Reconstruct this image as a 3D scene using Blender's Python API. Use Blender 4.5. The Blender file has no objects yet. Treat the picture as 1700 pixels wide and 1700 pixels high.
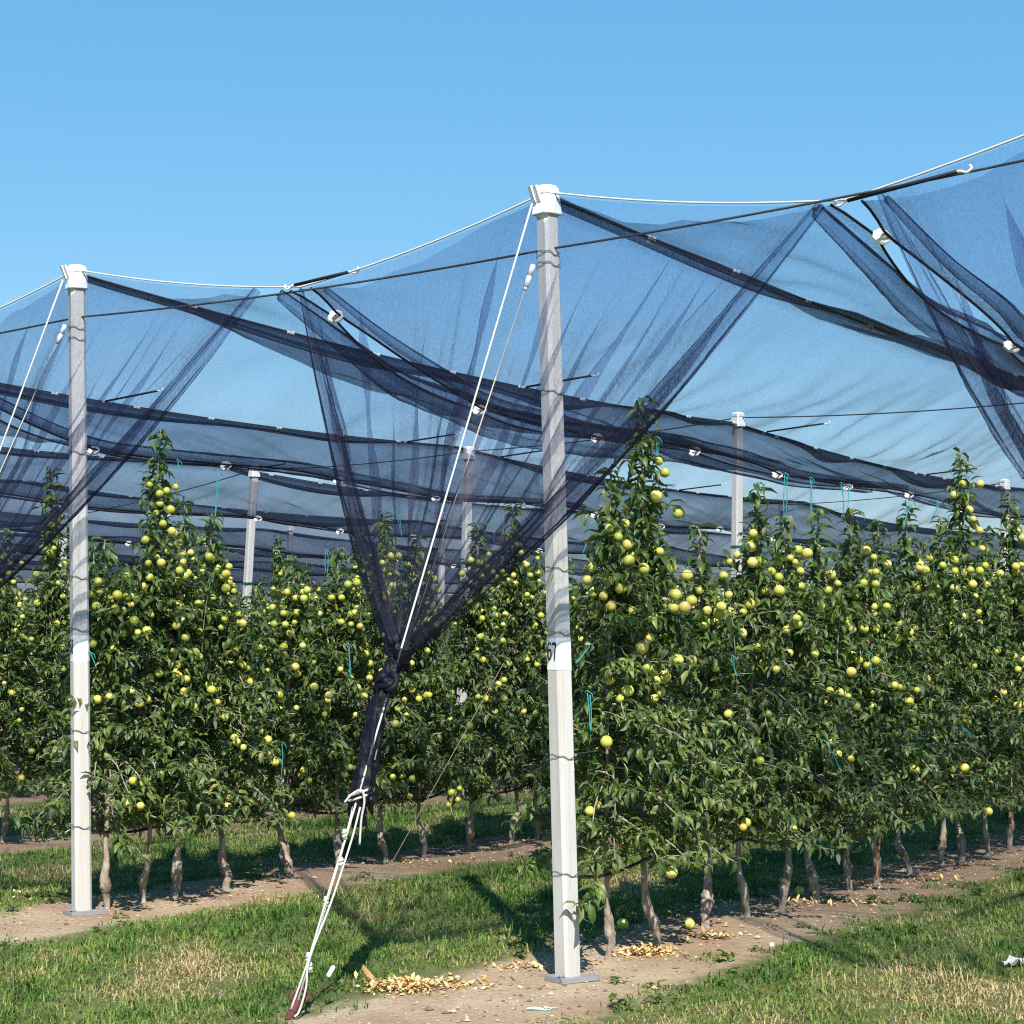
import bpy, math, random
import numpy as np
from mathutils import Vector

random.seed(7)
RNG = np.random.default_rng(7)
scene = bpy.context.scene
COL = scene.collection
PI = math.pi
R = math.radians

# ------------------------------------------------------------------ layout
EYE = 1.70
F = 3000.0 / 1700.0                       # focal length in picture widths
UX, UY = math.sin(R(34.5)), math.cos(R(34.5))
U = np.array([UX, UY]); N = np.array([-UY, UX])
O1 = np.array([0.254, 8.2])
S = 3.2                                   # row spacing
BAY = 7.8                                 # post spacing along a row


def slope(y):
    return -0.025 * (np.clip(y, 9.5, 42.0) - 9.5)


def gz(x, y):
    """height of the ground"""
    return slope(y) + 0.006 * np.sin(x * 5.1 + 1.3 * np.sin(y * 3.7)) * np.sin(y * 4.3 + x) + 0.010 * np.sin(x * 1.7 + 2) * np.sin(y * 1.3)


def row_o(k):
    return O1 + (k - 1) * S * N


def row_pt(k, t, off=0.0):
    return row_o(k) + U * t + N * off


def at(px, py, d):
    """point d metres ahead that stands at this place in the 1700 px photograph"""
    return np.array([(px - 850) / 3000 * d, d, EYE + (1003 - py) / 3000 * d])


def row_t(k, px, off=0.0):
    """distance along row k whose bearing is px"""
    b = (px - 850) / 3000
    o = row_o(k) + N * off
    return (b * o[1] - o[0]) / (UX - b * UY)


def perp_dist(x, y):
    v = ((x - O1[0]) * N[0] + (y - O1[1]) * N[1]) / S
    return np.abs(v - np.round(v)) * S


# ------------------------------------------------------------------ mesh helpers
class MB:
    def __init__(self):
        self.v = []; self.f = []; self.n = 0; self.attr = []

    def add(self, verts, faces, attr=None):
        verts = np.asarray(verts, float).reshape(-1, 3)
        if isinstance(faces, np.ndarray):
            self.f.append(faces.astype(np.int64) + self.n)
        else:
            for fc in faces:
                self.f.append(np.asarray([fc], np.int64) + self.n)
        self.v.append(verts); self.n += len(verts)
        a = np.zeros(len(verts)) if attr is None else np.broadcast_to(np.asarray(attr, float), (len(verts),))
        self.attr.append(a)
        return self

    def tube(self, pts, rad, seg=6, attr=None, cap=True):
        p = np.asarray(pts, float); n = len(p)
        rad = np.broadcast_to(np.asarray(rad, float), (n,))
        tan = np.gradient(p, axis=0); tan /= np.linalg.norm(tan, axis=1)[:, None] + 1e-12
        ref = np.array([0, 0, 1.0]) if abs(tan[0][2]) < 0.9 else np.array([1.0, 0, 0])
        a = np.cross(tan[0], ref); a /= np.linalg.norm(a)
        ang = np.arange(seg) / seg * 2 * PI
        vs = []
        for i in range(n):
            a = a - tan[i] * np.dot(a, tan[i]); a /= np.linalg.norm(a) + 1e-12
            b = np.cross(tan[i], a)
            vs.append(p[i] + rad[i] * (np.cos(ang)[:, None] * a + np.sin(ang)[:, None] * b))
        vs = np.concatenate(vs)
        i = np.arange(n - 1)[:, None] * seg; j = np.arange(seg)[None, :]; j2 = (j + 1) % seg
        q = np.stack([i + j, i + j2, i + seg + j2, i + seg + j], -1).reshape(-1, 4)
        base = self.n
        self.add(vs, q, attr)
        if cap:
            self.f.append(np.arange(seg)[::-1][None] + base)
            self.f.append((np.arange(seg) + (n - 1) * seg)[None] + base)
        return self

    def box(self, c, s, rot=None, taper=1.0):
        c = np.asarray(c, float); s = np.asarray(s, float) / 2
        v = np.array([[x, y, z] for z in (-1, 1) for y in (-1, 1) for x in (-1, 1)], float)
        v[v[:, 2] > 0, :2] *= taper
        v = v * s
        if rot is not None:
            v = v @ np.asarray(rot).T
        return self.add(v + c, np.array([[0, 2, 3, 1], [4, 5, 7, 6], [0, 1, 5, 4], [2, 6, 7, 3], [0, 4, 6, 2], [1, 3, 7, 5]]))

    def loft(self, rings, cap=True):
        """rings: list of (m,3) closed loops"""
        m = len(rings[0]); base = self.n
        vs = np.concatenate(rings)
        i = np.arange(len(rings) - 1)[:, None] * m; j = np.arange(m)[None, :]; j2 = (j + 1) % m
        q = np.stack([i + j, i + j2, i + m + j2, i + m + j], -1).reshape(-1, 4)
        self.add(vs, q)
        if cap:
            self.f.append(np.arange(m)[::-1][None] + base)
            self.f.append((np.arange(m) + (len(rings) - 1) * m)[None] + base)
        return self

    def lathe(self, prof, seg=14, c=(0, 0, 0), axis=None):
        ang = np.arange(seg) / seg * 2 * PI
        rings = []
        for r, z in prof:
            ring = np.stack([r * np.cos(ang), r * np.sin(ang), np.full(seg, z)], 1)
            if axis is not None:
                ring = ring @ np.asarray(axis).T
            rings.append(ring + np.asarray(c, float))
        return self.loft(rings)

    def mesh(self, name, mat, smooth=True, attr_name=None):
        me = bpy.data.meshes.new(name)
        v = np.concatenate(self.v)
        me.vertices.add(len(v)); me.vertices.foreach_set('co', v.astype(np.float32).ravel())
        tot = np.concatenate([np.full(len(f), f.shape[1]) for f in self.f])
        loops = np.concatenate([f.ravel() for f in self.f])
        me.loops.add(len(loops)); me.loops.foreach_set('vertex_index', loops.astype(np.int32))
        me.polygons.add(len(tot))
        st = np.concatenate([[0], np.cumsum(tot)[:-1]])
        me.polygons.foreach_set('loop_start', st.astype(np.int32))
        me.polygons.foreach_set('loop_total', tot.astype(np.int32))
        me.polygons.foreach_set('use_smooth', np.full(len(tot), smooth, bool))
        me.update(calc_edges=True)
        if attr_name:
            at_ = me.attributes.new(attr_name, 'FLOAT', 'POINT')
            at_.data.foreach_set('value', np.concatenate(self.attr).astype(np.float32))
        me.materials.append(mat)
        return me

    def build(self, name, mat, parent=None, smooth=True, attr_name=None, loc=None):
        return link(name, self.mesh(name, mat, smooth, attr_name), parent, loc)


def link(name, data, parent=None, loc=None):
    o = bpy.data.objects.new(name, data)
    COL.objects.link(o)
    if parent is not None:
        o.parent = parent
    if loc is not None:
        o.location = loc
    return o


def tag(o, label=None, cat=None, group=None, kind=None):
    if label: o['label'] = label
    if cat: o['category'] = cat
    if group: o['group'] = group
    if kind: o['kind'] = kind
    return o


def empty(name, loc=(0, 0, 0), rz=0.0):
    o = bpy.data.objects.new(name, None)
    COL.objects.link(o)
    o.location = loc; o.rotation_euler = (0, 0, rz); o.empty_display_size = 0.1
    return o


def copy_tree(o, parent=None):
    c = o.copy(); COL.objects.link(c)
    if parent is not None:
        c.parent = parent
    for ch in list(o.children):
        copy_tree(ch, c)
    return c


def bez(p, n=12):
    """Catmull-Rom through points"""
    p = np.asarray(p, float)
    q = np.concatenate([[2 * p[0] - p[1]], p, [2 * p[-1] - p[-2]]])
    out = []
    for i in range(1, len(q) - 2):
        t = np.linspace(0, 1, n, endpoint=False)[:, None]
        a, b, c, d = q[i - 1], q[i], q[i + 1], q[i + 2]
        out.append(0.5 * (2 * b + (c - a) * t + (2 * a - 5 * b + 4 * c - d) * t ** 2 + (3 * b - a - 3 * c + d) * t ** 3))
    out.append(p[-1:])
    return np.concatenate(out)


def sagline(a, b, sag, n=24):
    t = np.linspace(0, 1, n)[:, None]
    p = np.asarray(a) * (1 - t) + np.asarray(b) * t
    p[:, 2] -= sag * 4 * (t * (1 - t))[:, 0]
    return p


class Noise2:
    """smooth random field, a sum of sines"""
    def __init__(self, seed, wl, n=14):
        r = np.random.default_rng(seed)
        a = r.uniform(0, 2 * PI, n); k = 2 * PI / (wl * r.uniform(0.6, 1.8, n))
        self.kx, self.ky, self.ph = k * np.cos(a), k * np.sin(a), r.uniform(0, 2 * PI, n)

    def __call__(self, x, y):
        s = 0
        for a, b, c in zip(self.kx, self.ky, self.ph):
            s = s + np.sin(a * x + b * y + c)
        return s / math.sqrt(len(self.kx) / 2)


# ------------------------------------------------------------------ materials
class NT:
    def __init__(self, name):
        self.m = bpy.data.materials.new(name); self.m.use_nodes = True
        self.t = self.m.node_tree; self.t.nodes.clear()
        self.out = self.t.nodes.new('ShaderNodeOutputMaterial')

    def n(self, typ, **kw):
        nd = self.t.nodes.new(typ)
        for k, v in kw.items():
            setattr(nd, k, v)
        return nd

    def l(self, a, b):
        self.t.links.new(a, b)

    def val(self, sock, v):
        if hasattr(v, 'is_linked') or isinstance(v, bpy.types.NodeSocket):
            self.l(v, sock)
        else:
            sock.default_value = v

    def math(self, op, a, b=None, clamp=False):
        nd = self.n('ShaderNodeMath', operation=op, use_clamp=clamp)
        self.val(nd.inputs[0], a)
        if b is not None:
            self.val(nd.inputs[1], b)
        return nd.outputs[0]

    def mix(self, f, a, b, blend='MIX'):
        nd = self.n('ShaderNodeMix', data_type='RGBA', blend_type=blend)
        self.val(nd.inputs[0], f); self.val(nd.inputs[6], a); self.val(nd.inputs[7], b)
        return nd.outputs[2]

    def noise(self, scale, detail=3.0, rough=0.55, vec=None):
        nd = self.n('ShaderNodeTexNoise')
        nd.inputs['Scale'].default_value = scale; nd.inputs['Detail'].default_value = detail
        nd.inputs['Roughness'].default_value = rough
        if vec is None:
            vec = self.n('ShaderNodeTexCoord').outputs['Object']
        self.l(vec, nd.inputs['Vector'])
        return nd.outputs[0]

    def ramp(self, f, stops):
        nd = self.n('ShaderNodeValToRGB')
        el = nd.color_ramp.elements
        el[0].position, el[0].color = stops[0][0], stops[0][1]
        el[1].position, el[1].color = stops[-1][0], stops[-1][1]
        for p, c in stops[1:-1]:
            e = el.new(p); e.color = c
        self.l(f, nd.inputs[0])
        return nd.outputs[0]

    def attr(self, name):
        return self.n('ShaderNodeAttribute', attribute_name=name).outputs['Fac']

    def bsdf(self, col, rough=0.6, spec=0.3, bump=None, bstr=0.3, bdist=0.01, metal=0.0):
        p = self.n('ShaderNodeBsdfPrincipled')
        self.val(p.inputs['Base Color'], col); self.val(p.inputs['Roughness'], rough)
        p.inputs['Specular IOR Level'].default_value = spec
        p.inputs['Metallic'].default_value = metal
        if bump is not None:
            b = self.n('ShaderNodeBump'); b.inputs['Strength'].default_value = bstr
            b.inputs['Distance'].default_value = bdist
            self.l(bump, b.inputs['Height']); self.l(b.outputs[0], p.inputs['Normal'])
        return p.outputs[0]

    def done(self, sh):
        self.l(sh, self.out.inputs['Surface'])
        return self.m


def c4(r, g, b):
    return (r, g, b, 1.0)


def simple(name, col, rough=0.6, spec=0.3, var=0.25, scale=30, metal=0.0):
    t = NT(name)
    nz = t.noise(scale, 4)
    c = t.mix(nz, c4(*[x * (1 - var) for x in col]), c4(*[min(1, x * (1 + var)) for x in col]))
    return t.done(t.bsdf(c, rough, spec, nz, 0.2, 0.003, metal))


def mat_concrete():
    t = NT('concrete')
    co = t.n('ShaderNodeTexCoord').outputs['Object']
    big = t.noise(2.2, 4, 0.6, co); fine = t.noise(160, 2, 0.6, co)
    mp = t.n('ShaderNodeMapping'); mp.inputs['Scale'].default_value = (30, 30, 0.9); t.l(co, mp.inputs[0])
    streak = t.noise(1.0, 4, 0.6, mp.outputs[0])
    c = t.mix(big, c4(0.50, 0.48, 0.45), c4(0.63, 0.61, 0.58))
    c = t.mix(t.ramp(streak, [(0.45, c4(0, 0, 0)), (0.75, c4(0.45, 0.45, 0.45))]), c, c4(0.36, 0.31, 0.25))
    c = t.mix(t.ramp(fine, [(0.5, c4(0, 0, 0)), (0.75, c4(0.3, 0.3, 0.3))]), c, c4(0.30, 0.28, 0.25))
    # soil splashed up the foot
    z = t.n('ShaderNodeSeparateXYZ'); t.l(co, z.inputs[0])
    foot = t.math('MULTIPLY', t.math('SUBTRACT', 0.22, z.outputs[2], True), 2.2, True)
    c = t.mix(t.math('MULTIPLY', foot, big), c, c4(0.33, 0.25, 0.17))
    return t.done(t.bsdf(c, 0.85, 0.2, t.math('ADD', big, fine), 0.25, 0.004))


def mat_bark():
    t = NT('bark')
    co = t.n('ShaderNodeTexCoord').outputs['Object']
    mp = t.n('ShaderNodeMapping'); mp.inputs['Scale'].default_value = (1, 1, 0.35); t.l(co, mp.inputs[0])
    a = t.noise(22, 5, 0.65, mp.outputs[0]); b = t.noise(90, 3, 0.6, mp.outputs[0])
    c = t.ramp(a, [(0.32, c4(0.13, 0.095, 0.07)), (0.48, c4(0.36, 0.29, 0.225)), (0.66, c4(0.56, 0.51, 0.44))])
    c = t.mix(t.math('MULTIPLY', b, 0.5), c, c4(0.12, 0.09, 0.06))
    return t.done(t.bsdf(c, 0.85, 0.15, t.math('ADD', a, b), 0.6, 0.008))


def mat_leaf():
    t = NT('leaf')
    r = t.attr('tint')
    top = t.ramp(r, [(0.0, c4(0.032, 0.068, 0.015)), (0.4, c4(0.075, 0.128, 0.025)), (0.75, c4(0.15, 0.20, 0.042)),
                     (0.92, c4(0.23, 0.27, 0.08)), (1.0, c4(0.42, 0.34, 0.13))])
    und = t.mix(r, c4(0.12, 0.16, 0.09), c4(0.20, 0.24, 0.13))
    bf = t.n('ShaderNodeNewGeometry').outputs['Backfacing']
    c = t.mix(bf, top, und)
    rough = t.mix(bf, c4(0.47, 0.47, 0.47), c4(0.75, 0.75, 0.75))
    p = t.bsdf(c, rough, 0.5)
    tr = t.n('ShaderNodeBsdfTranslucent')
    t.l(t.mix(r, c4(0.07, 0.15, 0.012), c4(0.16, 0.26, 0.03)), tr.inputs[0])
    mx = t.n('ShaderNodeMixShader'); mx.inputs[0].default_value = 0.28
    t.l(p, mx.inputs[1]); t.l(tr.outputs[0], mx.inputs[2])
    return t.done(mx.outputs[0])


def mat_apple():
    t = NT('apple_skin')
    co = t.n('ShaderNodeTexCoord').outputs['Object']
    rnd = t.n('ShaderNodeObjectInfo').outputs['Random']
    rr = t.math('FRACT', t.math('ADD', rnd, t.attr('tint')))
    c = t.ramp(rr, [(0.0, c4(0.42, 0.46, 0.07)), (0.5, c4(0.62, 0.57, 0.10)), (1.0, c4(0.76, 0.64, 0.18))])
    nz = t.noise(28, 3, 0.6, co)
    c = t.mix(t.ramp(nz, [(0.4, c4(0, 0, 0)), (0.7, c4(0.55, 0.55, 0.55))]), c, c4(0.27, 0.36, 0.04))
    bl = t.noise(9, 2, 0.5, t.n('ShaderNodeNewGeometry').outputs['Position'])
    c = t.mix(t.ramp(bl, [(0.58, c4(0, 0, 0)), (0.72, c4(0.5, 0.5, 0.5))]), c, c4(0.52, 0.30, 0.08))
    sp = t.noise(300, 2, 0.5, co)
    c = t.mix(t.ramp(sp, [(0.66, c4(0, 0, 0)), (0.72, c4(0.35, 0.35, 0.35))]), c, c4(0.30, 0.22, 0.09))
    return t.done(t.bsdf(c, 0.32, 0.5))


def mat_net(name='netting', solid=0.105, col=(0.0055, 0.0048, 0.0145)):
    """woven threads: the share of light they stop grows with the slant of the cloth and with how tightly it is gathered"""
    t = NT(name)
    g = t.n('ShaderNodeNewGeometry')
    dp = t.n('ShaderNodeVectorMath', operation='DOT_PRODUCT')
    t.l(g.outputs['Normal'], dp.inputs[0]); t.l(g.outputs['Incoming'], dp.inputs[1])
    cs = t.math('MAXIMUM', t.math('ABSOLUTE', dp.outputs['Value']), 0.16)
    oc = t.n('ShaderNodeTexCoord').outputs['Object']
    mp = t.n('ShaderNodeMapping'); mp.inputs['Scale'].default_value = (1, 1, 0.10); t.l(oc, mp.inputs[0])
    nz = t.math('ADD', t.math('MULTIPLY', t.noise(100, 2, 0.8), 0.5), t.math('MULTIPLY', t.noise(120, 1, 0.6, mp.outputs[0]), 0.5))
    dens = t.math('MULTIPLY', t.math('ADD', t.attr('gather'), 1.0), t.math('MAXIMUM', t.math('ADD', t.math('MULTIPLY', nz, 4.0), -1.0), 0.08))
    ex = t.math('DIVIDE', dens, cs)
    al = t.math('SUBTRACT', 1.0, t.math('POWER', 1.0 - solid, ex), True)
    c = t.mix(t.noise(9, 3), c4(*[x * 0.7 for x in col]), c4(*[x * 1.4 for x in col]))
    glint = t.ramp(t.noise(420, 1), [(0.72, c4(0, 0, 0)), (0.78, c4(1, 1, 1))])
    c = t.mix(t.math('MULTIPLY', glint, 0.3), c, c4(0.35, 0.35, 0.42))  # pale specks mixed into the thread colour as painted glints
    d = t.bsdf(c, 0.55, 0.25)
    tr = t.n('ShaderNodeBsdfTransparent'); tr.inputs[0].default_value = (0.915, 0.935, 1.0, 1)   # faint violet of the threads
    mx = t.n('ShaderNodeMixShader')
    t.l(al, mx.inputs[0]); t.l(tr.outputs[0], mx.inputs[1]); t.l(d, mx.inputs[2])
    return t.done(mx.outputs[0])


def mat_ground():
    t = NT('orchard_floor')
    co = t.n('ShaderNodeTexCoord').outputs['Object']
    v = t.n('ShaderNodeVectorMath', operation='DOT_PRODUCT')
    t.l(co, v.inputs[0]); v.inputs[1].default_value = (N[0] / S, N[1] / S, 0)
    k = float(np.dot(O1, N) / S)
    fr = t.math('FRACT', t.math('SUBTRACT', v.outputs['Value'], k - 100.5))
    dist = t.math('MULTIPLY', t.math('ABSOLUTE', t.math('SUBTRACT', fr, 0.5)), S)
    nb = t.noise(1.6, 4, 0.6, co); nm = t.noise(7, 5, 0.65, co); nf = t.noise(45, 4, 0.7, co); ng = t.noise(220, 3, 0.7, co)
    edge = t.math('ADD', dist, t.math('MULTIPLY', t.math('SUBTRACT', nm, 0.5), 0.5))
    m = t.ramp(edge, [(0.42, c4(0, 0, 0)), (0.56, c4(1, 1, 1))])
    soil = t.ramp(nb, [(0.3, c4(0.34, 0.215, 0.145)), (0.5, c4(0.41, 0.305, 0.20)), (0.7, c4(0.52, 0.42, 0.29))])
    soil = t.mix(t.ramp(nf, [(0.42, c4(0, 0, 0)), (0.66, c4(0.55, 0.55, 0.55))]), soil, c4(0.22, 0.135, 0.085))
    soil = t.mix(t.ramp(ng, [(0.6, c4(0, 0, 0)), (0.72, c4(0.6, 0.6, 0.6))]), soil, c4(0.52, 0.42, 0.30))
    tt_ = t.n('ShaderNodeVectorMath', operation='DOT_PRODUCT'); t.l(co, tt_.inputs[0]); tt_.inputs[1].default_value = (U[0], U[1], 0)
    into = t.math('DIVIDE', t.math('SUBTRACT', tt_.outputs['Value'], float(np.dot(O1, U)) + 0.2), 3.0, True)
    soil = t.mix(t.math('MULTIPLY', into, t.math('ADD', nm, 0.25), True), soil, c4(0.215, 0.14, 0.088))  # browner earth along the rows, darkened further as painted shade under the trees
    turf = t.ramp(nm, [(0.3, c4(0.075, 0.090, 0.028)), (0.5, c4(0.14, 0.125, 0.055)), (0.7, c4(0.26, 0.19, 0.105))])
    turf = t.mix(nf, turf, c4(0.085, 0.12, 0.035))
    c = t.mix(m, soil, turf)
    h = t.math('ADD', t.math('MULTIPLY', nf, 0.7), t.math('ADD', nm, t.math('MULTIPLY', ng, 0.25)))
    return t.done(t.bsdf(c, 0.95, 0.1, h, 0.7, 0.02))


def mat_grass():
    t = NT('grass_blade')
    r = t.attr('tint')
    c = t.ramp(r, [(0.0, c4(0.055, 0.130, 0.018)), (0.3, c4(0.130, 0.230, 0.032)), (0.55, c4(0.24, 0.295, 0.060)),
                   (0.8, c4(0.35, 0.295, 0.115)), (1.0, c4(0.50, 0.38, 0.19))])
    p = t.bsdf(c, 0.5, 0.35)
    tr = t.n('ShaderNodeBsdfTranslucent'); t.l(c, tr.inputs[0])
    mx = t.n('ShaderNodeMixShader'); mx.inputs[0].default_value = 0.3
    t.l(p, mx.inputs[1]); t.l(tr.outputs[0], mx.inputs[2])
    return t.done(mx.outputs[0])


def mat_crumb():
    t = NT('earth_crumb')
    c = t.ramp(t.attr('tint'), [(0.0, c4(0.15, 0.09, 0.06)), (0.5, c4(0.33, 0.23, 0.155)), (1.0, c4(0.52, 0.42, 0.31))])
    return t.done(t.bsdf(c, 0.95, 0.1))


def mat_litter():
    t = NT('dry_litter')
    c = t.ramp(t.attr('tint'), [(0.0, c4(0.30, 0.14, 0.05)), (0.3, c4(0.55, 0.33, 0.12)), (0.7, c4(0.72, 0.52, 0.24)), (1.0, c4(0.80, 0.66, 0.40))])
    return t.done(t.bsdf(c, 0.75, 0.2))


M = dict(
    concrete=mat_concrete(), bark=mat_bark(), leaf=mat_leaf(), apple=mat_apple(), net=mat_net(),
    ground=mat_ground(), grass=mat_grass(), litter=mat_litter(), crumb=mat_crumb(),
    bundle=simple('bundled_netting', (0.016, 0.016, 0.022), 0.6, 0.25, 0.6, 160),
    hem=simple('black_hem', (0.012, 0.012, 0.018), 0.6, 0.2, 0.4, 80),
    white=simple('white_plastic', (0.78, 0.78, 0.77), 0.4, 0.4, 0.06, 12),
    paint=simple('white_paint', (0.82, 0.82, 0.81), 0.6, 0.3, 0.10, 25),
    ink=simple('stencil_ink', (0.03, 0.03, 0.032), 0.7, 0.2, 0.3, 60),
    rope=simple('white_rope', (0.56, 0.54, 0.49), 0.8, 0.1, 0.15, 150),
    oldrope=simple('yellowed_rope', (0.42, 0.38, 0.30), 0.8, 0.1, 0.2, 150),
    wire=simple('dark_wire', (0.05, 0.05, 0.055), 0.5, 0.4, 0.3, 90),
    steel=simple('galvanised_steel', (0.24, 0.25, 0.255), 0.5, 0.4, 0.2, 40),
    rust=simple('red_brown_iron', (0.13, 0.045, 0.035), 0.7, 0.2, 0.4, 50),
    hose=simple('black_hose', (0.018, 0.018, 0.02), 0.5, 0.35, 0.3, 60),
    twine=simple('teal_twine', (0.06, 0.32, 0.32), 0.6, 0.2, 0.2, 120),
    twinedk=simple('dark_green_tie', (0.015, 0.11, 0.085), 0.6, 0.2, 0.2, 120),
    cane=simple('bamboo', (0.42, 0.20, 0.07), 0.6, 0.25, 0.3, 40),
    rustwire=simple('brown_wire', (0.19, 0.14, 0.09), 0.7, 0.2, 0.3, 90),
    paletwine=simple('faded_twine', (0.40, 0.52, 0.49), 0.7, 0.2, 0.2, 120),
    straw=simple('dry_straw', (0.40, 0.24, 0.11), 0.8, 0.15, 0.4, 90),
    paper=simple('grey_paper', (0.55, 0.50, 0.50), 0.8, 0.1, 0.3, 60),
)

# ------------------------------------------------------------------ camera, sun, sky
cam = bpy.data.cameras.new('camera'); cam.lens = 36 * F; cam.sensor_width = 36
cam.shift_y = (1003 - 850) / 1700; cam.clip_end = 3000; cam.clip_start = 0.05
co = link('camera', cam); co.location = (0, 0, EYE); co.rotation_euler = (PI / 2, 0, 0)
scene.camera = co

SUN = Vector((0.135, -1.0, 1.10)).normalized()
sl = bpy.data.lights.new('sun', 'SUN'); sl.energy = 5.0; sl.angle = R(0.53); sl.color = (1.0, 0.955, 0.88)
so = link('sun', sl); so.rotation_euler = SUN.to_track_quat('Z', 'Y').to_euler(); so.location = (0, 0, 30)
w = bpy.data.worlds.new('World'); scene.world = w; w.use_nodes = True
wn = w.node_tree; bg = wn.nodes['Background']
sky = wn.nodes.new('ShaderNodeTexSky'); sky.sky_type = 'NISHITA'; sky.sun_disc = False
sky.sun_elevation = math.asin(SUN.z); sky.sun_rotation = math.atan2(SUN.x, SUN.y)
sky.air_density = 1.0; sky.dust_density = 0.0; sky.ozone_density = 1.5; sky.altitude = 300
tint = wn.nodes.new('ShaderNodeMix'); tint.data_type = 'RGBA'; tint.blend_type = 'MULTIPLY'; tint.inputs[0].default_value = 1.0
tint.inputs[7].default_value = (0.44, 0.387, 0.288, 1.0)        # a clear blue late-summer air: flatter gradient, deeper blue
base = wn.nodes.new('ShaderNodeMix'); base.data_type = 'RGBA'; base.blend_type = 'ADD'; base.inputs[0].default_value = 1.0
base.inputs[7].default_value = (0.05, 1.33, 2.97, 1.0)
wn.links.new(sky.outputs[0], tint.inputs[6]); wn.links.new(tint.outputs[2], base.inputs[6]); wn.links.new(base.outputs[2], bg.inputs[0]); bg.inputs[1].default_value = 0.125
scene.view_settings.view_transform = 'Standard'; scene.view_settings.look = 'None'
scene.view_settings.exposure = 0.62; scene.view_settings.gamma = 1.0
cy = scene.cycles
cy.transparent_max_bounces = 48; cy.max_bounces = 8; cy.diffuse_bounces = 3; cy.glossy_bounces = 3; cy.transmission_bounces = 6
cy.use_denoising = False; scene.render.filter_size = 1.2 if hasattr(scene.render, 'filter_size') else 1.5; cy.filter_width = 1.15


# ------------------------------------------------------------------ ground
def axis_coords(lo, a, b, hi, step):
    fine = np.arange(a, b, step)
    left = a - np.geomspace(step, a - lo, 26); right = b + np.geomspace(step, hi - b, 26)
    return np.concatenate([left[::-1], fine, right])


def build_ground():
    xs = axis_coords(-900, -6, 7, 900, 0.06); ys = axis_coords(-300, 6.3, 16, 1800, 0.06)
    X, Y = np.meshgrid(xs, ys)
    Z = gz(X, Y)
    nx, ny = len(xs), len(ys)
    i = np.arange(ny - 1)[:, None] * nx; j = np.arange(nx - 1)[None]
    q = np.stack([i + j, i + j + 1, i + nx + j + 1, i + nx + j], -1).reshape(-1, 4)
    b = MB(); b.add(np.stack([X, Y, Z], -1).reshape(-1, 3), q)
    o = b.build('ground', M['ground'])
    tag(o, 'orchard floor of tan soil strips under the rows and turf alleys', 'ground', kind='structure')


build_ground()
edge_noise = Noise2(3, 0.5); dry_noise = Noise2(5, 1.1); dry2 = Noise2(6, 0.35); thin = Noise2(8, 0.6)


def build_grass():
    pos = []
    for (y0, y1, dens) in ((6.3, 9, 4600), (9, 12, 3200), (12, 16, 1700), (16, 26, 600)):
        wmax = 0.34 * y1
        n = int((y1 - y0) * 2 * wmax * dens)
        n = int((y1 - y0) * (2 * wmax + 2.6) * dens)
        x = RNG.uniform(-wmax - 0.9, wmax + 1.7, n); y = RNG.uniform(y0, y1, n)
        d = perp_dist(x, y)
        k = (x > -0.34 * y - 0.9) & (x < 0.34 * y + 1.7) & (d > 0.49 + 0.13 * edge_noise(x, y) + 0.06 * dry2(x, y) + RNG.normal(0, 0.06, n))
        tn = thin(x, y)
        k &= RNG.uniform(0, 1, n) < np.clip(0.9 + 0.25 * tn, 0.35, 1)
        pos.append(np.stack([x[k], y[k]], 1))
    p = np.concatenate(pos); n = len(p); x, y = p.T
    alley0 = ((x - O1[0]) * N[0] + (y - O1[1]) * N[1]) < 0
    lushy = np.clip((perp_dist(x, y) - 0.5) / 0.5, 0.25, 1)
    dry = 0.36 + 0.22 * dry_noise(x, y) + 0.15 * dry2(x, y) + RNG.normal(0, 0.18, n)
    front = np.clip((8.6 - y) / 1.2, 0, 1)
    dry += 0.22 * front + 0.06 * alley0 * (y < 9.5)
    dry = np.clip(dry, 0, 1)
    h = (0.018 + 0.042 * RNG.random(n) ** 2.0) * (0.75 + 0.35 * lushy) * (1 - 0.3 * dry)
    tuft = np.clip(dry2(x + 7, y - 3) - 0.7, 0, 1.2)
    h *= (1 + 0.9 * tuft) * np.where(RNG.random(n) < 0.05, 1.7, 1.0) * (1 + 0.02 * np.clip(y - 9, 0, 10))
    wd = (0.0022 + 0.0016 * RNG.random(n)) * (1 + 0.06 * np.clip(y - 8, 0, 14))
    a = RNG.uniform(0, 2 * PI, n); lean = RNG.uniform(0.3, 1.7, n)
    f = np.stack([np.cos(a), np.sin(a)], 1); s = np.stack([-f[:, 1], f[:, 0]], 1)
    z0 = gz(x, y) - 0.004
    V = np.zeros((n, 5, 3))
    mid = 0.5 * h; off1 = (lean * h * 0.25); off2 = lean * h * 0.9
    V[:, 0, :2] = p - s * wd[:, None]; V[:, 1, :2] = p + s * wd[:, None]
    V[:, 2, :2] = p + f * off1[:, None] + s * (wd * 0.8)[:, None]; V[:, 3, :2] = p + f * off1[:, None] - s * (wd * 0.8)[:, None]
    V[:, 4, :2] = p + f * off2[:, None]
    V[:, 0, 2] = V[:, 1, 2] = z0
    V[:, 2, 2] = V[:, 3, 2] = z0 + mid; V[:, 4, 2] = z0 + h * np.clip(1.05 - 0.38 * lean, 0.35, 1)
    b = MB()
    base = np.arange(n)[:, None] * 5
    b.add(V.reshape(-1, 3), base + np.array([[0, 1, 2, 3]]), np.repeat(dry, 5))
    b.f.append(base + np.array([[3, 2, 4]]))
    o = b.build('grass', M['grass'], attr_name='tint')
    tag(o, 'short patchy grass, part green and part dry, in the alleys between the rows', 'grass', kind='stuff')
    return n


build_grass()


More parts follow.
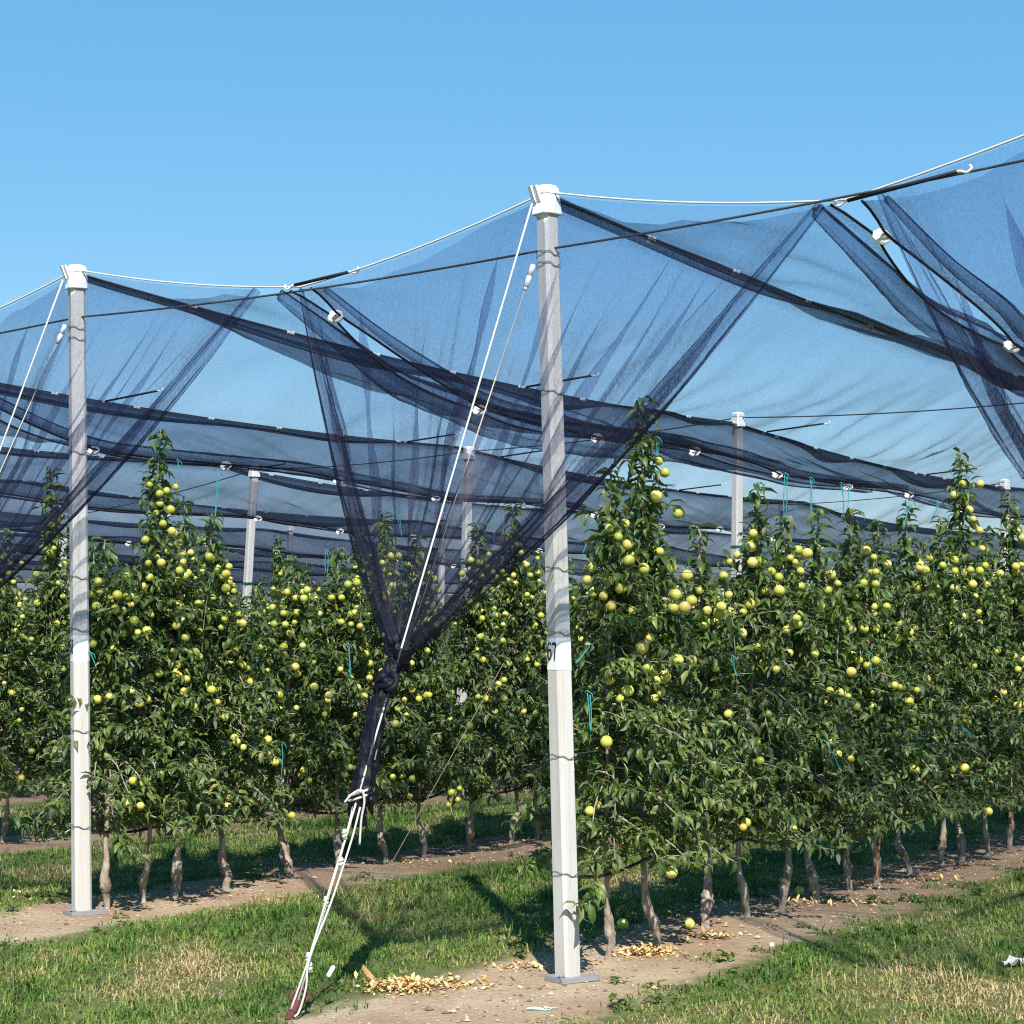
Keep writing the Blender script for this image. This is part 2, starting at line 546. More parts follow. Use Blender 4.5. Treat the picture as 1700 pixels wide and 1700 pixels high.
def far_wood():
    """orchard and scrub beyond the nets, one mass at this distance"""
    rg = np.random.default_rng(12); xs = np.linspace(-130, 150, 420); n1, n2 = Noise2(61, 14), Noise2(62, 3.0)
    prof = [(-4, -1.0), (-3.6, 0.5), (-2.4, 0.82), (0, 1.0), (2.4, 0.85), (4, -1.0)]
    P = np.zeros((len(xs), len(prof), 3))
    h = 3.3 + 0.5 * n1(xs, 0 * xs) + 0.35 * n2(xs, 0 * xs)
    for i, (dy, f) in enumerate(prof):
        P[:, i, 0] = xs + rg.normal(0, 0.2, len(xs)); P[:, i, 1] = 170 + dy + rg.normal(0, 0.5, len(xs)); P[:, i, 2] = slope(np.full(len(xs), 170.0)) + np.where(f < 0, -0.3, f * h + rg.normal(0, 0.22, len(xs)))
    m = MB(); m.add(P.reshape(-1, 3), grid_faces(len(xs), len(prof)), rg.random(P.shape[0] * P.shape[1]))
    tag(m.build('far_wood', M['leaf'], None, True, 'tint'), 'dark green line of trees on the horizon beyond the orchard', 'far trees', kind='stuff')


# ------------------------------------------------------------------ apple trees
LS = np.array([0.0, 0.28, 0.62, 1.0]); LW = np.array([0.10, 0.92, 0.80, 0.05])


def leaves(mb, base, d, length, width, rng, droop):
    """base (n,3), d (n,3) unit directions; blades bend down along their length and fold along the midrib"""
    n = len(base)
    up = np.array([0, 0, 1.0])
    side = np.cross(d, up); side /= np.linalg.norm(side, axis=1)[:, None] + 1e-9
    roll = rng.normal(0, 0.45, n)
    nrm = np.cross(side, d)
    side, nrm = side * np.cos(roll)[:, None] + nrm * np.sin(roll)[:, None], nrm * np.cos(roll)[:, None] - side * np.sin(roll)[:, None]
    V = np.zeros((n, 4, 3, 3))
    p = base.copy(); ang = np.zeros(n)
    prev = 0.0
    for i in range(4):
        st = LS[i] - prev; prev = LS[i]
        ang = ang + droop * st
        dd = d * np.cos(ang)[:, None] - nrm * np.sin(ang)[:, None]
        nn = nrm * np.cos(ang)[:, None] + d * np.sin(ang)[:, None]
        p = p + dd * (st * length)[:, None]
        wv = side * (LW[i] * width / 2)[:, None]; fold = nn * (0.50 * LW[i] * width / 2)[:, None]
        V[:, i, 0] = p - wv + fold; V[:, i, 1] = p; V[:, i, 2] = p + wv + fold
    q = []
    for i in range(3):
        for j in range(2):
            a = i * 3 + j
            q.append([a, a + 1, a + 4, a + 3])
    q = np.array(q)
    faces = (np.arange(n)[:, None, None] * 12 + q[None]).reshape(-1, 4)
    tint = np.clip(rng.beta(2.2, 2.6, n), 0, 1)
    mb.add(V.reshape(-1, 3), faces, np.repeat(tint, 12))


def shoot_leaves(path, rng, gap, acc, up=0.35, l0=0.078):
    """leaves in a spiral along a path"""
    seg = np.linalg.norm(np.diff(path, axis=0), axis=1); cum = np.concatenate([[0], np.cumsum(seg)])
    n = max(2, int(cum[-1] / gap))
    s = (np.arange(n) + rng.random(n) * 0.6) / n * cum[-1]
    P = np.stack([np.interp(s, cum, path[:, c]) for c in range(3)], 1)
    T = np.stack([np.interp(s, cum, np.gradient(path[:, c])) for c in range(3)], 1); T /= np.linalg.norm(T, axis=1)[:, None] + 1e-9
    ph = np.arange(n) * 2.4 + rng.random() * 6.28
    a = np.cross(T, np.array([0.31, 0.95, 0.05])); a /= np.linalg.norm(a, axis=1)[:, None] + 1e-9
    b = np.cross(T, a)
    D = (a * np.cos(ph)[:, None] + b * np.sin(ph)[:, None]) * 0.85 + T * 0.45 + np.array([0, 0, up]) + rng.normal(0, 0.15, (n, 3))
    D /= np.linalg.norm(D, axis=1)[:, None]
    acc.append((P, D, l0 * rng.uniform(0.65, 1.25, n), rng.uniform(0.8, 2.7, n)))


def tree_parts(rng, top, hedge=2.0, base=0.58, spread=1.0, lean=(0, 0), napple=22, extra=None, dense=1.0, bow=None, asize=1.0):
    """row runs along local x; returns trunk mesh, crown mesh and apple spots"""
    bw = rng.normal(0, 0.030, 2) if bow is None else bow
    tz = np.array([-0.04, 0.03, 0.08, 0.13, 0.19, 0.27, 0.40, 0.6, 0.9, 1.3, 1.7, 2.0, (2.0 + top) / 2 if top > 2.05 else 2.02, max(top, 2.06)])
    kx = np.array([0, 0, 0.2, 0.5, 0.9, 1.2, 1.3, 1.1, 0.8, 0.5, 0.3, 0.3, 0.3, 0.3])
    tp = np.stack([bw[0] * kx + lean[0] * np.clip(tz / top, 0, 1) ** 1.4 + rng.normal(0, 0.006, 14),
                   bw[1] * kx + lean[1] * np.clip(tz / top, 0, 1) ** 1.4 + rng.normal(0, 0.006, 14), tz], 1)
    tp[0, :2] = tp[1, :2]
    sc = rng.uniform(0.85, 1.2)
    tr = np.array([0.022, 0.018, 0.021, 0.030, 0.024, 0.0160, 0.0145, 0.0130, 0.011, 0.011, 0.009, 0.007, 0.005, 0.002]) * sc
    trunk = bez(tp, 4); trad = np.interp(np.linspace(0, 13, len(trunk)), np.arange(14), tr)
    trad = trad * (1 + rng.normal(0, 0.07, len(trad)))
    wood = MB(); wood.tube(trunk, trad, 9)
    v_ = wood.v[-1]; c_ = np.repeat(trunk, 9, 0); wood.v[-1] = c_ + (v_ - c_) * (1 + rng.normal(0, 0.07, len(v_)))[:, None]
    acc = []; spots = []
    nl = int(70 * dense)

    def trunk_at(z):
        return np.array([np.interp(z, trunk[:, 2], trunk[:, 0]), np.interp(z, trunk[:, 2], trunk[:, 1]), z])
    zs = np.sort(base + (hedge + 0.05 - base) * (np.arange(nl) + rng.random(nl)) / nl)
    az = rng.random() * 6.28
    for z in zs:
        az += 2.4 + rng.normal(0, 0.3)
        fz = (z - base) / (hedge - base)
        ln = (0.43 - 0.30 * fz ** 1.25) * rng.uniform(0.6, 1.25) * spread
        dr = np.array([math.cos(az) * 0.84, math.sin(az) * 1.0, 0])
        p0 = trunk_at(z)
        rise = rng.uniform(0.0, 0.45); fall = rng.uniform(0.25, 0.95)
        s = np.linspace(0, 1, 7)[:, None]
        path = p0 + dr * ln * s + np.array([0, 0, 1.0]) * (rise * s - fall * s ** 2) * ln + np.cumsum(rng.normal(0, 0.006, (7, 3)), 0)
        low = path[:, 2] < base - 0.06
        path[low, 2] = base - 0.06 + 0.3 * (path[low, 2] - base + 0.06)
        wood.tube(path, np.linspace(0.007, 0.0025, 7), 4, cap=False)
        shoot_leaves(path[1:], rng, 0.0138, acc, 0.35, 0.080)
        for _ in range(rng.integers(2, 5)):
            i = rng.integers(2, 7)
            q0 = path[i]; dd = rng.normal(0, 1, 3); dd[2] = rng.uniform(-0.2, 1.1); dd += dr * 0.6; dd /= np.linalg.norm(dd)
            sl_ = rng.uniform(0.07, 0.19)
            ss = np.linspace(0, 1, 4)[:, None]
            sp = q0 + dd * sl_ * ss + np.array([0, 0, -0.25]) * sl_ * ss ** 2
            wood.tube(sp, np.linspace(0.003, 0.0015, 4), 3, cap=False)
            shoot_leaves(sp, rng, 0.0122, acc, 0.35, 0.076)
        spots.append(path[rng.integers(3, 7)])
    # leader and upright shoots above the hedge
    if top > hedge:
        zt = np.linspace(hedge - 0.15, top, 14)
        lp = np.stack([trunk_at(min(z, trunk[-1, 2])) for z in zt]); lp[:, 2] = zt
        shoot_leaves(lp, rng, 0.0085, acc, 0.2, 0.105)
        for z in np.arange(hedge - 0.1, max(hedge, top - 0.2), 0.032):
            az += 2.4
            sl_ = rng.uniform(0.09, 0.21) * (1.25 - 0.95 * (z - hedge) / max(0.2, top - hedge))
            ss = np.linspace(0, 1, 4)[:, None]
            sp = trunk_at(z) + np.array([math.cos(az), math.sin(az), 0.5]) * sl_ * ss - np.array([0, 0, 0.4]) * sl_ * ss ** 2
            shoot_leaves(sp, rng, 0.015, acc, 0.3, 0.088)
            if z < top - 0.22:
                spots.append(sp[-2])
    for _ in range(rng.integers(1, 4)):
        a = rng.random() * 6.28; r0 = rng.uniform(0.1, 0.25)
        q0 = trunk_at(hedge - 0.3) + np.array([math.cos(a) * r0, math.sin(a) * r0, 0.0])
        hh = rng.uniform(0.3, 0.55); ss = np.linspace(0, 1, 8)[:, None]
        sp = q0 + np.array([0, 0, hh]) * ss + np.array([rng.normal(0, 0.08), rng.normal(0, 0.08), 0]) * ss ** 2
        wood.tube(sp, np.linspace(0.004, 0.0015, 8), 4, cap=False)
        shoot_leaves(sp, rng, 0.012, acc, 0.3, 0.09)
    if extra is not None:
        for (pp, nlv) in extra:
            ss = bez(pp, 5)
            wood.tube(ss, np.linspace(0.005, 0.002, len(ss)), 5, cap=False)
            shoot_leaves(ss[-max(4, len(ss) // 2):], rng, 0.009, acc, 0.25, 0.095)
    crown = MB()
    P = np.concatenate([a[0] for a in acc]); D = np.concatenate([a[1] for a in acc])
    L = np.concatenate([a[2] for a in acc]); DR = np.concatenate([a[3] for a in acc])
    # foliage hangs in bunches: leave gaps between them
    g_ = np.zeros(len(P))
    for _ in range(16):
        kv = rng.normal(0, 1, 3); kv *= 2 * PI / rng.uniform(0.13, 0.34) / np.linalg.norm(kv)
        g_ += np.sin(P @ kv + rng.random() * 6.28)
    keep = (g_ / 2.83 > -0.75) | (rng.random(len(P)) < 0.22) | (P[:, 2] > hedge)
    P, D, L, DR = P[keep], D[keep], L[keep], DR[keep]
    leaves(crown, P, D, L, L * rng.uniform(0.28, 0.40, len(L)), rng, DR)
    # fruit: mostly on the outside, more of it high up
    spots = np.array(spots)
    wgt = (0.16 + np.clip((spots[:, 2] - 0.9) / 0.7, 0, 1.6)) * (0.35 + np.clip(-spots[:, 1] * 5 + 0.3, 0, 1.5))
    fruit = []
    tries = 0
    while len(fruit) < napple and tries < 400:
        tries += 1
        c = spots[rng.choice(len(spots), p=wgt / wgt.sum())]
        for _ in range(int(rng.choice([1, 2, 3, 4]))):
            q = c + rng.normal(0, 0.032, 3) + np.array([0, -0.025, -0.040])
            if q[2] > base - 0.12 and all(np.linalg.norm(q - g[0]) > 0.06 for g in fruit) and len(fruit) < napple:
                fruit.append((q, asize * rng.uniform(0.72, 1.12), rng.normal(0, 0.5, 2)))
    return wood, crown, fruit


def apple_mesh(name, seg=14, rings=9):
    b = MB()
    prof = []
    for i in range(rings + 1):
        a = PI * i / rings
        r = math.sin(a) * (1.0 + 0.06 * math.cos(a)); z = -math.cos(a) * 0.93
        if i == 0: r, z = 0.02, -0.80
        if i == rings: r, z = 0.02, 0.70
        prof.append((r * 0.029, z * 0.0295))
    b.lathe(prof, seg)
    b.tube([(0, 0, 0.020), (0.001, 0, 0.030), (0.004, 0, 0.042)], 0.0013, 4)
    return b.mesh(name, M['apple'], attr_name='tint')


APPLE = apple_mesh('apple')
APPLE_V = apple_mesh('apple_low', 8, 6)
ROT = math.atan2(UY, UX)          # local x -> along the row


def put_tree(name, parts, label, group, p, rz=ROT, apples=True):
    root = empty(name, p, rz)
    tag(root, label, 'apple tree', group)
    tm, cm, fruit = parts
    link('trunk', tm, root); link('crown', cm, root)
    for (q, s, rt) in fruit:
        a = link('apple', APPLE, root, q)
        a.scale = (s, s, s); a.rotation_euler = (rt[0], rt[1], s * 40)
    return root


def finish(wood, crown, fruit):
    return wood.mesh('trunk', M['bark']), crown.mesh('crown', M['leaf'], True, 'tint'), fruit


ORD = ['first', 'second', 'third', 'fourth', 'fifth', 'sixth', 'seventh', 'eighth', 'ninth', 'tenth', 'eleventh', 'twelfth',
       'thirteenth', 'fourteenth', 'fifteenth', 'sixteenth', 'seventeenth', 'eighteenth', 'nineteenth', 'twentieth']
OFF = 0.09
tree_spots = []                      # (row, t)
POST_AT = [(2, row_t(2, 1220)), (2, row_t(2, 1666)), (3, row_t(3, 762)), (3, row_t(3, 1300)), (4, row_t(4, 392)), (5, row_t(5, 90)), (6, row_t(6, 478))]


def near_post(k, t):
    return any(k == a and -0.45 < t - b < 0.22 for a, b in POST_AT)


def ground_at(k, t, off=OFF):
    p = row_pt(k, t, off)
    return (p[0], p[1], float(gz(p[0], p[1])))


ROW1 = [(1012, 2.36, (0.02, 0)), (1090, 2.73, (-0.12, 0)), (1173, 2.10, (-0.10, 0)), (1240, 2.38, (0.17, 0)), (1300, 2.22, (0, 0)), (1352, 2.30, (0.08, 0)),
        (1408, 2.32, (0.05, 0)), (1458, 2.28, (0, 0)), (1507, 2.40, (0.03, 0)), (1563, 2.36, (-0.03, 0)), (1598, 2.84, (0, 0)), (1637, 2.34, (0, 0)), (1674, 2.62, (0.03, 0))]
notes1 = {1: ', with a tall leafy spire', 10: ', with a tall whip'}
for i, (px, top, ln) in enumerate(ROW1):
    rng = np.random.default_rng(100 + i)
    t = row_t(1, px, OFF)
    ex = None
    if i == 0:
        g = np.array(ground_at(1, t)); q = at(957, 1505, 8.08)
        def loc(v):
            dv = np.asarray(v) - g
            return np.array([dv[0] * UX + dv[1] * UY, dv[0] * N[0] + dv[1] * N[1], dv[2]])
        ex = [([loc(g + [0.01, 0, 0.50]), loc(g + [-0.06, -0.15, 0.50]), loc(at(985, 1490, 8.2)), loc(q)], 12)]
    parts = finish(*tree_parts(rng, top, hedge=[1.80, 1.92, 1.50, 1.80, 1.72, 1.70, 1.82, 1.68, 1.86, 1.74, 1.95, 1.76, 1.9][i], lean=ln, napple=int(rng.integers(32, 46)), extra=ex, base=0.53))
    put_tree('apple_tree', parts, 'right front row apple tree, %s trunk from post 67%s' % (ORD[i], notes1.get(i, '')),
             'apple trees of the right front row', ground_at(1, t))
    tree_spots.append((1, t))

ROW2 = [(176, 2.10), (234, 2.76), (292, 2.06), (378, 2.30), (482, 2.04), (561, 2.14), (641, 2.36), (706, 2.28), (780, 2.40), (850, 2.56), (893, 2.2), (940, 2.2)]
notes2 = {}
last = 0
for i, (px, top) in enumerate(ROW2):
    rng = np.random.default_rng(200 + i)
    t = row_t(2, px, OFF); last = t
    parts = finish(*tree_parts(rng, top, hedge=[1.70, 1.84, 1.68, 1.60, 1.66, 1.76, 1.8, 1.66, 1.76, 1.9, 1.8, 1.8][i], lean=({1: 0.14, 3: -0.14, 4: 0.06, 7: -0.08, 8: 0.1}.get(i, 0), 0), napple=int(rng.integers(58, 80)), asize=0.88, base=0.50))
    put_tree('apple_tree', parts, 'apple tree in the row of post 68, %s trunk from that post%s' % (ORD[i], notes2.get(i, '')),
             'apple trees of the second row', ground_at(2, t))
    tree_spots.append((2, t))

# a set of trees to copy for the deeper rows
VARS = []
for i in range(9):
    rng = np.random.default_rng(300 + i)
    VARS.append(finish(*tree_parts(rng, [2.2, 2.55, 2.1, 2.35, 2.7, 2.15, 2.4, 2.25, 2.5][i], hedge=1.78, napple=42 if i % 2 else 54, asize=0.9, base=0.50)))
protos = {}
vcount = 0


def deep_tree(k, t, label, group, fruit=True):
    global vcount
    v = (vcount * 5 + k * 2) % 9; vcount += 1
    p = ground_at(k, t, OFF + random.uniform(-0.05, 0.05))
    key = (v, fruit)
    if key not in protos:
        wood, crown, fr = VARS[v]
        if fruit:
            r = put_tree('apple_tree', (wood, crown, fr), label, group, p)
        else:
            r = empty('apple_tree', p, ROT); link('trunk', wood, r); link('crown', crown, r)
            b = MB()
            vs = np.zeros(len(APPLE_V.vertices) * 3, np.float32); APPLE_V.vertices.foreach_get('co', vs); vs = vs.reshape(-1, 3)
            fc = [list(pl.vertices) for pl in APPLE_V.polygons]
            q4 = np.array([f for f in fc if len(f) == 4])
            for (q, s, rt) in fr:
                b.add(vs * s + q, q4, (s * 40) % 1)
            f = b.build('fruit', M['apple'], r, attr_name='tint'); f['kind'] = 'stuff'
        protos[key] = r
    else:
        r = copy_tree(protos[key])
    flip = random.random() < 0.35
    r.location = p
    s = random.uniform(0.94, 1.05)
    r.scale = (s, s, s * random.uniform(0.96, 1.04)); r.rotation_euler = (0, 0, ROT + random.uniform(-0.25, 0.25))
    tag(r, label, 'apple tree', group)
    return r


t = row_t(1, 1674, OFF)
for i in range(7):
    t += 0.44
    deep_tree(1, t, 'apple tree of the right front row at the very right edge', 'apple trees where the front row leaves the photo')
t = last
while True:
    t += 0.45 + random.uniform(-0.04, 0.04)
    p = row_pt(2, t)
    if p[0] / p[1] > 0.31 or p[1] > 33: break
    if near_post(2, t): continue
    deep_tree(2, t, 'apple tree of the second row, standing behind the right front row', 'second row trees behind the front row')
for k, lab in ((3, 'apple tree of the third row, seen over and between the second row'), (4, 'apple tree of the fourth row, mostly hidden behind nearer rows'),
               (5, 'apple tree of the fifth row, only its top showing'), (6, 'apple tree of the sixth row, far back under the nets'),
               (7, 'apple tree of the seventh row, a small dark crown far back'), (8, 'apple tree of the eighth row, farthest back under the nets')):
    t = 0.5
    nvis = 0
    while True:
        t += (0.45 if k == 3 else 0.6 if k < 7 else 0.8) + random.uniform(-0.05, 0.05)
        p = row_pt(k, t)
        if p[0] / p[1] < -0.31 or near_post(k, t): continue
        if p[0] / p[1] > (0.27 if k == 3 else 0.22) or p[1] > 37: break
        px = 850 + 3000 * p[0] / p[1]
        if k == 3 and px < 170:
            deep_tree(3, t, 'apple tree at the left edge behind post 68, %s from the edge' % ORD[nvis], 'apple trees of the third row')
            nvis += 1
        else:
            deep_tree(k, t, lab, 'apple trees of row %s' % ['', '', '', 'three', 'four', 'five', 'six', 'seven', 'eight'][k], fruit=(k == 3 and px < 900))

# ------------------------------------------------------------------ posts
def rect_ring(hx, hy, ch, z, c=(0, 0), rot=0.0):
    p = np.array([(hx - ch, -hy), (hx, -hy + ch), (hx, hy - ch), (hx - ch, hy), (-hx + ch, hy), (-hx, hy - ch), (-hx, -hy + ch), (-hx + ch, -hy)])
    cr, sr = math.cos(rot), math.sin(rot)
    p = p @ np.array([[cr, sr], [-sr, cr]])
    return np.concatenate([p + np.asarray(c), np.full((8, 1), z)], 1)


POST = {}


def make_post(k, j, base, topv, label, front=False, number=None, rot=R(50), ties=(), wb=0.048, wt=0.041, darkties=()):
    root = empty('concrete_post', base)
    tag(root, label, 'post', 'concrete posts that carry the nets')
    rel = np.asarray(topv) - np.asarray(base); H = rel[2]

    def axis(z):
        return rel[:2] * (z / H)

    def hw(z):
        return wb + (wt - wb) * z / H
    b = MB()
    rings = []
    for z in (-0.05, 0.6, 1.2, 1.8, 2.4, 3.0, H - 0.06):
        rings.append(rect_ring(hw(z), hw(z), 0.014, z, axis(z), rot))
    b.loft(rings).build('shaft', M['concrete'], root, smooth=False)
    # moulded cap: flared skirt, shoulders and a rounded saddle
    cp = MB(); rings = []
    for z, s, ch in ((H - 0.135, 1.30, 0.010), (H - 0.132, 1.34, 0.012), (H - 0.06, 1.20, 0.012), (H - 0.045, 1.16, 0.014), (H - 0.043, 1.24, 0.016), (H - 0.02, 1.22, 0.018), (H - 0.004, 0.98, 0.02), (H, 0.6, 0.014)):
        rings.append(rect_ring(wt * s, wt * s, ch, z, axis(z), rot))
    cap = cp.loft(rings).build('cap', M['white'], root, smooth=False)
    if front:
        st = MB()
        d = np.array([-0.72, -0.45, 0]); d /= np.linalg.norm(d)
        for o in (-0.018, 0.018):
            c = np.array([*axis(H), H]) + d * (wt * 1.25) + np.array([0.62, -0.5, 0]) * o
            ry = np.array([[d[0], -d[1], 0], [d[1], d[0], 0], [0, 0, 1.0]])
            tl = R(22)
            rx = np.array([[math.cos(tl), 0, -math.sin(tl)], [0, 1, 0], [math.sin(tl), 0, math.cos(tl)]])
            st.box(c + np.array([0, 0, -0.045]) + d * 0.012, (0.012, 0.024, 0.075), ry @ rx.T)
        st.build('strap', M['white'], cap, smooth=False)
        # galvanised foot plates
        fp = MB()
        for (dx, dy, rz_, sx, sy) in ((0.045, -0.035, 0.5, 0.20, 0.055), (-0.055, -0.03, -0.9, 0.10, 0.05)):
            c_, s_ = math.cos(rz_), math.sin(rz_)
            ry = np.array([[c_, -s_, 0], [s_, c_, 0], [0, 0, 1.0]])
            fp.box((dx, dy, 0.014), (sx, sy, 0.022), ry)
            fp.lathe([(0.010, 0.024), (0.010, 0.034), (0.004, 0.037)], 8, (dx + c_ * sx * 0.35, dy + s_ * sx * 0.35, 0))
        fp.build('foot_plate', M['steel'], root, smooth=False)
    for z in ties:
        w_ = MB()
        for rep in range(2):
            pts = []
            for a in np.linspace(0, 2 * PI, 33):
                rr = (hw(z) + 0.004) / max(abs(math.cos(a)), abs(math.sin(a))) * 0.98
                rr = min(rr, hw(z) * 1.26 + 0.003)
                pts.append((rr * math.cos(a + rot) + axis(z)[0], rr * math.sin(a + rot) + axis(z)[1],
                            z + 0.010 * math.sin(a * 2 + rep * 1.5) + rep * 0.008 + 0.004 * math.sin(5 * a)))
            w_.tube(pts, 0.0011, 5)
        w_.build('wire_tie', M['wire'], root)
    for z in darkties:
        w_ = MB(); w_.loft([rect_ring(hw(z) + 0.004, hw(z) + 0.004, 0.012, z + dz, axis(z), rot) for dz in (-0.011, 0.011)])
        w_.build('twine_tie', M['twinedk'], root, smooth=False)
    if number:
        z0, z1 = number[1], number[2]
        bd = MB()
        bd.loft([rect_ring(hw(z) + 0.0012, hw(z) + 0.0012, 0.0142, z, axis(z), rot) for z in (z0, z1)], cap=False)
        band = bd.build('number_band', M['paint'], root, smooth=False)
        # stencilled figures, built as thin raised strokes on the left face
        zc = 0.5 * (z0 + z1) + 0.012
        fa = rot + PI                           # outward direction of the left face
        out = np.array([math.cos(fa), math.sin(fa), 0]); ax = np.array([-math.sin(fa), math.cos(fa), 0])  # ax: to the viewer's right
        if ax[0] < 0: ax = -ax
        c0 = np.array([*axis(zc), zc]) + out * (hw(zc) + 0.0022)
        nb = MB()

        def stroke(pts, wdt=0.0075):
            pts = np.asarray(pts, float)
            for a, b2 in zip(pts[:-1], pts[1:]):
                dv = b2 - a; L = np.linalg.norm(dv); dv = dv / L; pv = np.array([-dv[1], dv[0]])
                a2, b3 = a - dv * wdt * 0.25, b2 + dv * wdt * 0.25
                cs = [a2 - pv * wdt / 2, b3 - pv * wdt / 2, b3 + pv * wdt / 2, a2 + pv * wdt / 2]
                v = [c0 + ax * q[0] + np.array([0, 0, 1]) * q[1] for q in cs]
                v2 = [q + out * 0.0008 for q in v]
                nb.add(np.array(v + v2), np.array([[0, 1, 2, 3], [7, 6, 5, 4], [0, 4, 5, 1], [1, 5, 6, 2], [2, 6, 7, 3], [3, 7, 4, 0]]))

        def figure(ch, cx, w_=0.026, h=0.078):
            e = lambda x, y: (cx + x * w_ / 2, y * h / 2)
            if ch == '6':
                stroke([e(0.75, 0.72), e(0.45, 0.93), e(-0.2, 0.95), e(-0.75, 0.6), e(-0.85, 0), e(-0.8, -0.55), e(-0.35, -0.95), e(0.35, -0.95), e(0.85, -0.55), e(0.85, -0.1), e(0.45, 0.18), e(-0.1, 0.15), e(-0.6, -0.1)])
            elif ch == '7':
                stroke([e(-0.85, 0.86), e(0.8, 0.86)], 0.012); stroke([e(0.78, 0.86), e(0.35, 0.0), e(0.05, -1.0)])
            elif ch == '8':
                stroke([e(0, 0.95), e(-0.65, 0.75), e(-0.7, 0.35), e(0, 0.06), e(0.8, -0.35), e(0.75, -0.75), e(0, -0.95), e(-0.75, -0.75), e(-0.8, -0.35), e(0, 0.06), e(0.7, 0.35), e(0.65, 0.75), e(0, 0.95)])
        figure(number[0][0], -0.013); figure(number[0][1], 0.020)
        nb.build('number', M['ink'], band, smooth=False)
    POST[(k, j)] = (np.asarray(base, float), np.asarray(topv, float))
    return root


ZT = [0.48, 1.01, 1.57, 1.86]
make_post(1, 0, (0.254, 8.2, float(gz(0.254, 8.2))), at(907, 308, 8.2), 'leaning pale concrete post painted 67, nearest the camera, beside the white guy rope', True,
          ('67', 1.41, 1.555), R(40), ZT + [2.66, 3.24, 3.29], 0.0475, 0.040)
p = row_pt(2, 0)
make_post(2, 0, (-2.385, 10.02, float(gz(-2.385, 10.02))), at(127, 440, 10.02), 'pale concrete post painted 68 at the left, with a white cap', True,
          ('68', 1.40, 1.545), R(30), ZT + [2.55, 3.18, 3.24], 0.0475, 0.040)
FAR = {  # row, bay -> px at foot, px at top, py at top
    (2, 1): (1220, 1225, 684, 'slim grey post with a white cap, rising between the trees right of post 67', (2.40, 1.98)),
    (2, 2): (1666, 1668, 795, 'grey post near the right edge behind the tall tree', ()),
    (3, 1): (762, 779, 741, 'pale grey post seen through the gathered black net', (2.35,)),
    (3, 2): (1300, 1300, 832, 'far grey post behind teal strings, right of the white capped one', ()),
    (4, 1): (392, 423, 772, 'slim leaning grey post right of the tall spire tree', (2.2, 1.75)),
    (4, 2): (995, 998, 838, 'far grey post just right of the post painted 67', ()),
    (5, 1): (90, 107, 852, 'leaning grey post just left of the post painted 68', (2.2,)),
    (5, 2): (728, 735, 850, 'far dim post behind the gathered net', ()),
    (6, 2): (478, 482, 868, 'dim far post right of the leaning grey one', ()),
}
for (k, j), (pb, pt, py, lab, dt) in FAR.items():
    t = row_t(k, pb); q = row_pt(k, t)
    make_post(k, j, (q[0], q[1], float(gz(*q))), at(pt, py, q[1]), lab, False, None, R(40), (), 0.045, 0.041, dt)
for (k, j) in ((1, 1), (0, 0), (0, 1), (3, 0), (4, 0)):
    q = row_pt(k, j * BAY)
    g = float(gz(*q))
    # outside the frame, kept for the ropes' geometry only
    POST[(k, j)] = (np.array([*q, g]), np.array([*q, (3.80 if (k, j) == (0, 0) else 3.58) + 1.15 * float(slope(q[1]))]))

# ------------------------------------------------------------------ nets
TMAX = 34.0


def ridge_z(k, t):
    q = row_o(k)[1] + UY * t
    f = (t / BAY) % 1.0
    return 3.545 + 1.15 * slope(q) - 0.10 * 4 * f * (1 - f) + (0.25 if k == 0 else 0.0)


def ridge_p(k, t):
    t = np.asarray(t, float)
    q = row_o(k)[None] + U[None] * t[:, None]
    if k in (1, 2):      # follow the lean of the end post
        top = POST[(k, 0)][1]
        q = q + (top[:2] - row_o(k))[None] * np.exp(-t / 3)[:, None]
    return np.concatenate([q, ridge_z(k, t)[:, None]], 1)


def valley_p(k, t):
    """middle of the valley between rows k and k+1"""
    t = np.asarray(t, float)
    q = row_o(k)[None] + N[None] * S / 2 + U[None] * t[:, None]
    z = 2.83 + 1.35 * slope(q[:, 1]) + 0.43 * np.exp(-(t / 0.75) ** 1.3) + 0.03 * np.sin(t * 1.7 + k)
    if k == 0:           # the land rises a little to the right
        q = q + N[None] * (0.24 * np.exp(-t / 1.5))[:, None]; z = z + 0.09 * np.exp(-t / 3)
    return np.concatenate([q, z[:, None]], 1)


PLATE = 1.28


def hem_gap(t):
    return 0.018 + 0.075 * np.abs(np.sin(PI * (t - 0.27) / PLATE)) ** 0.8


def hem_p(k, t, side):
    """side=+1: this row's left hem (valley k), side=-1: right hem (valley k-1)"""
    t = np.asarray(t, float)
    if side > 0:
        v = valley_p(k, t); v[:, :2] -= N[None] * hem_gap(t)[:, None]
    else:
        v = valley_p(k - 1, t); v[:, :2] += N[None] * hem_gap(t)[:, None]
    return v


def grid_faces(nt, nw):
    i = np.arange(nt - 1)[:, None] * nw; j = np.arange(nw - 1)[None]
    return np.stack([i + j, i + j + 1, i + nw + j + 1, i + nw + j], -1).reshape(-1, 4)


far_wood()


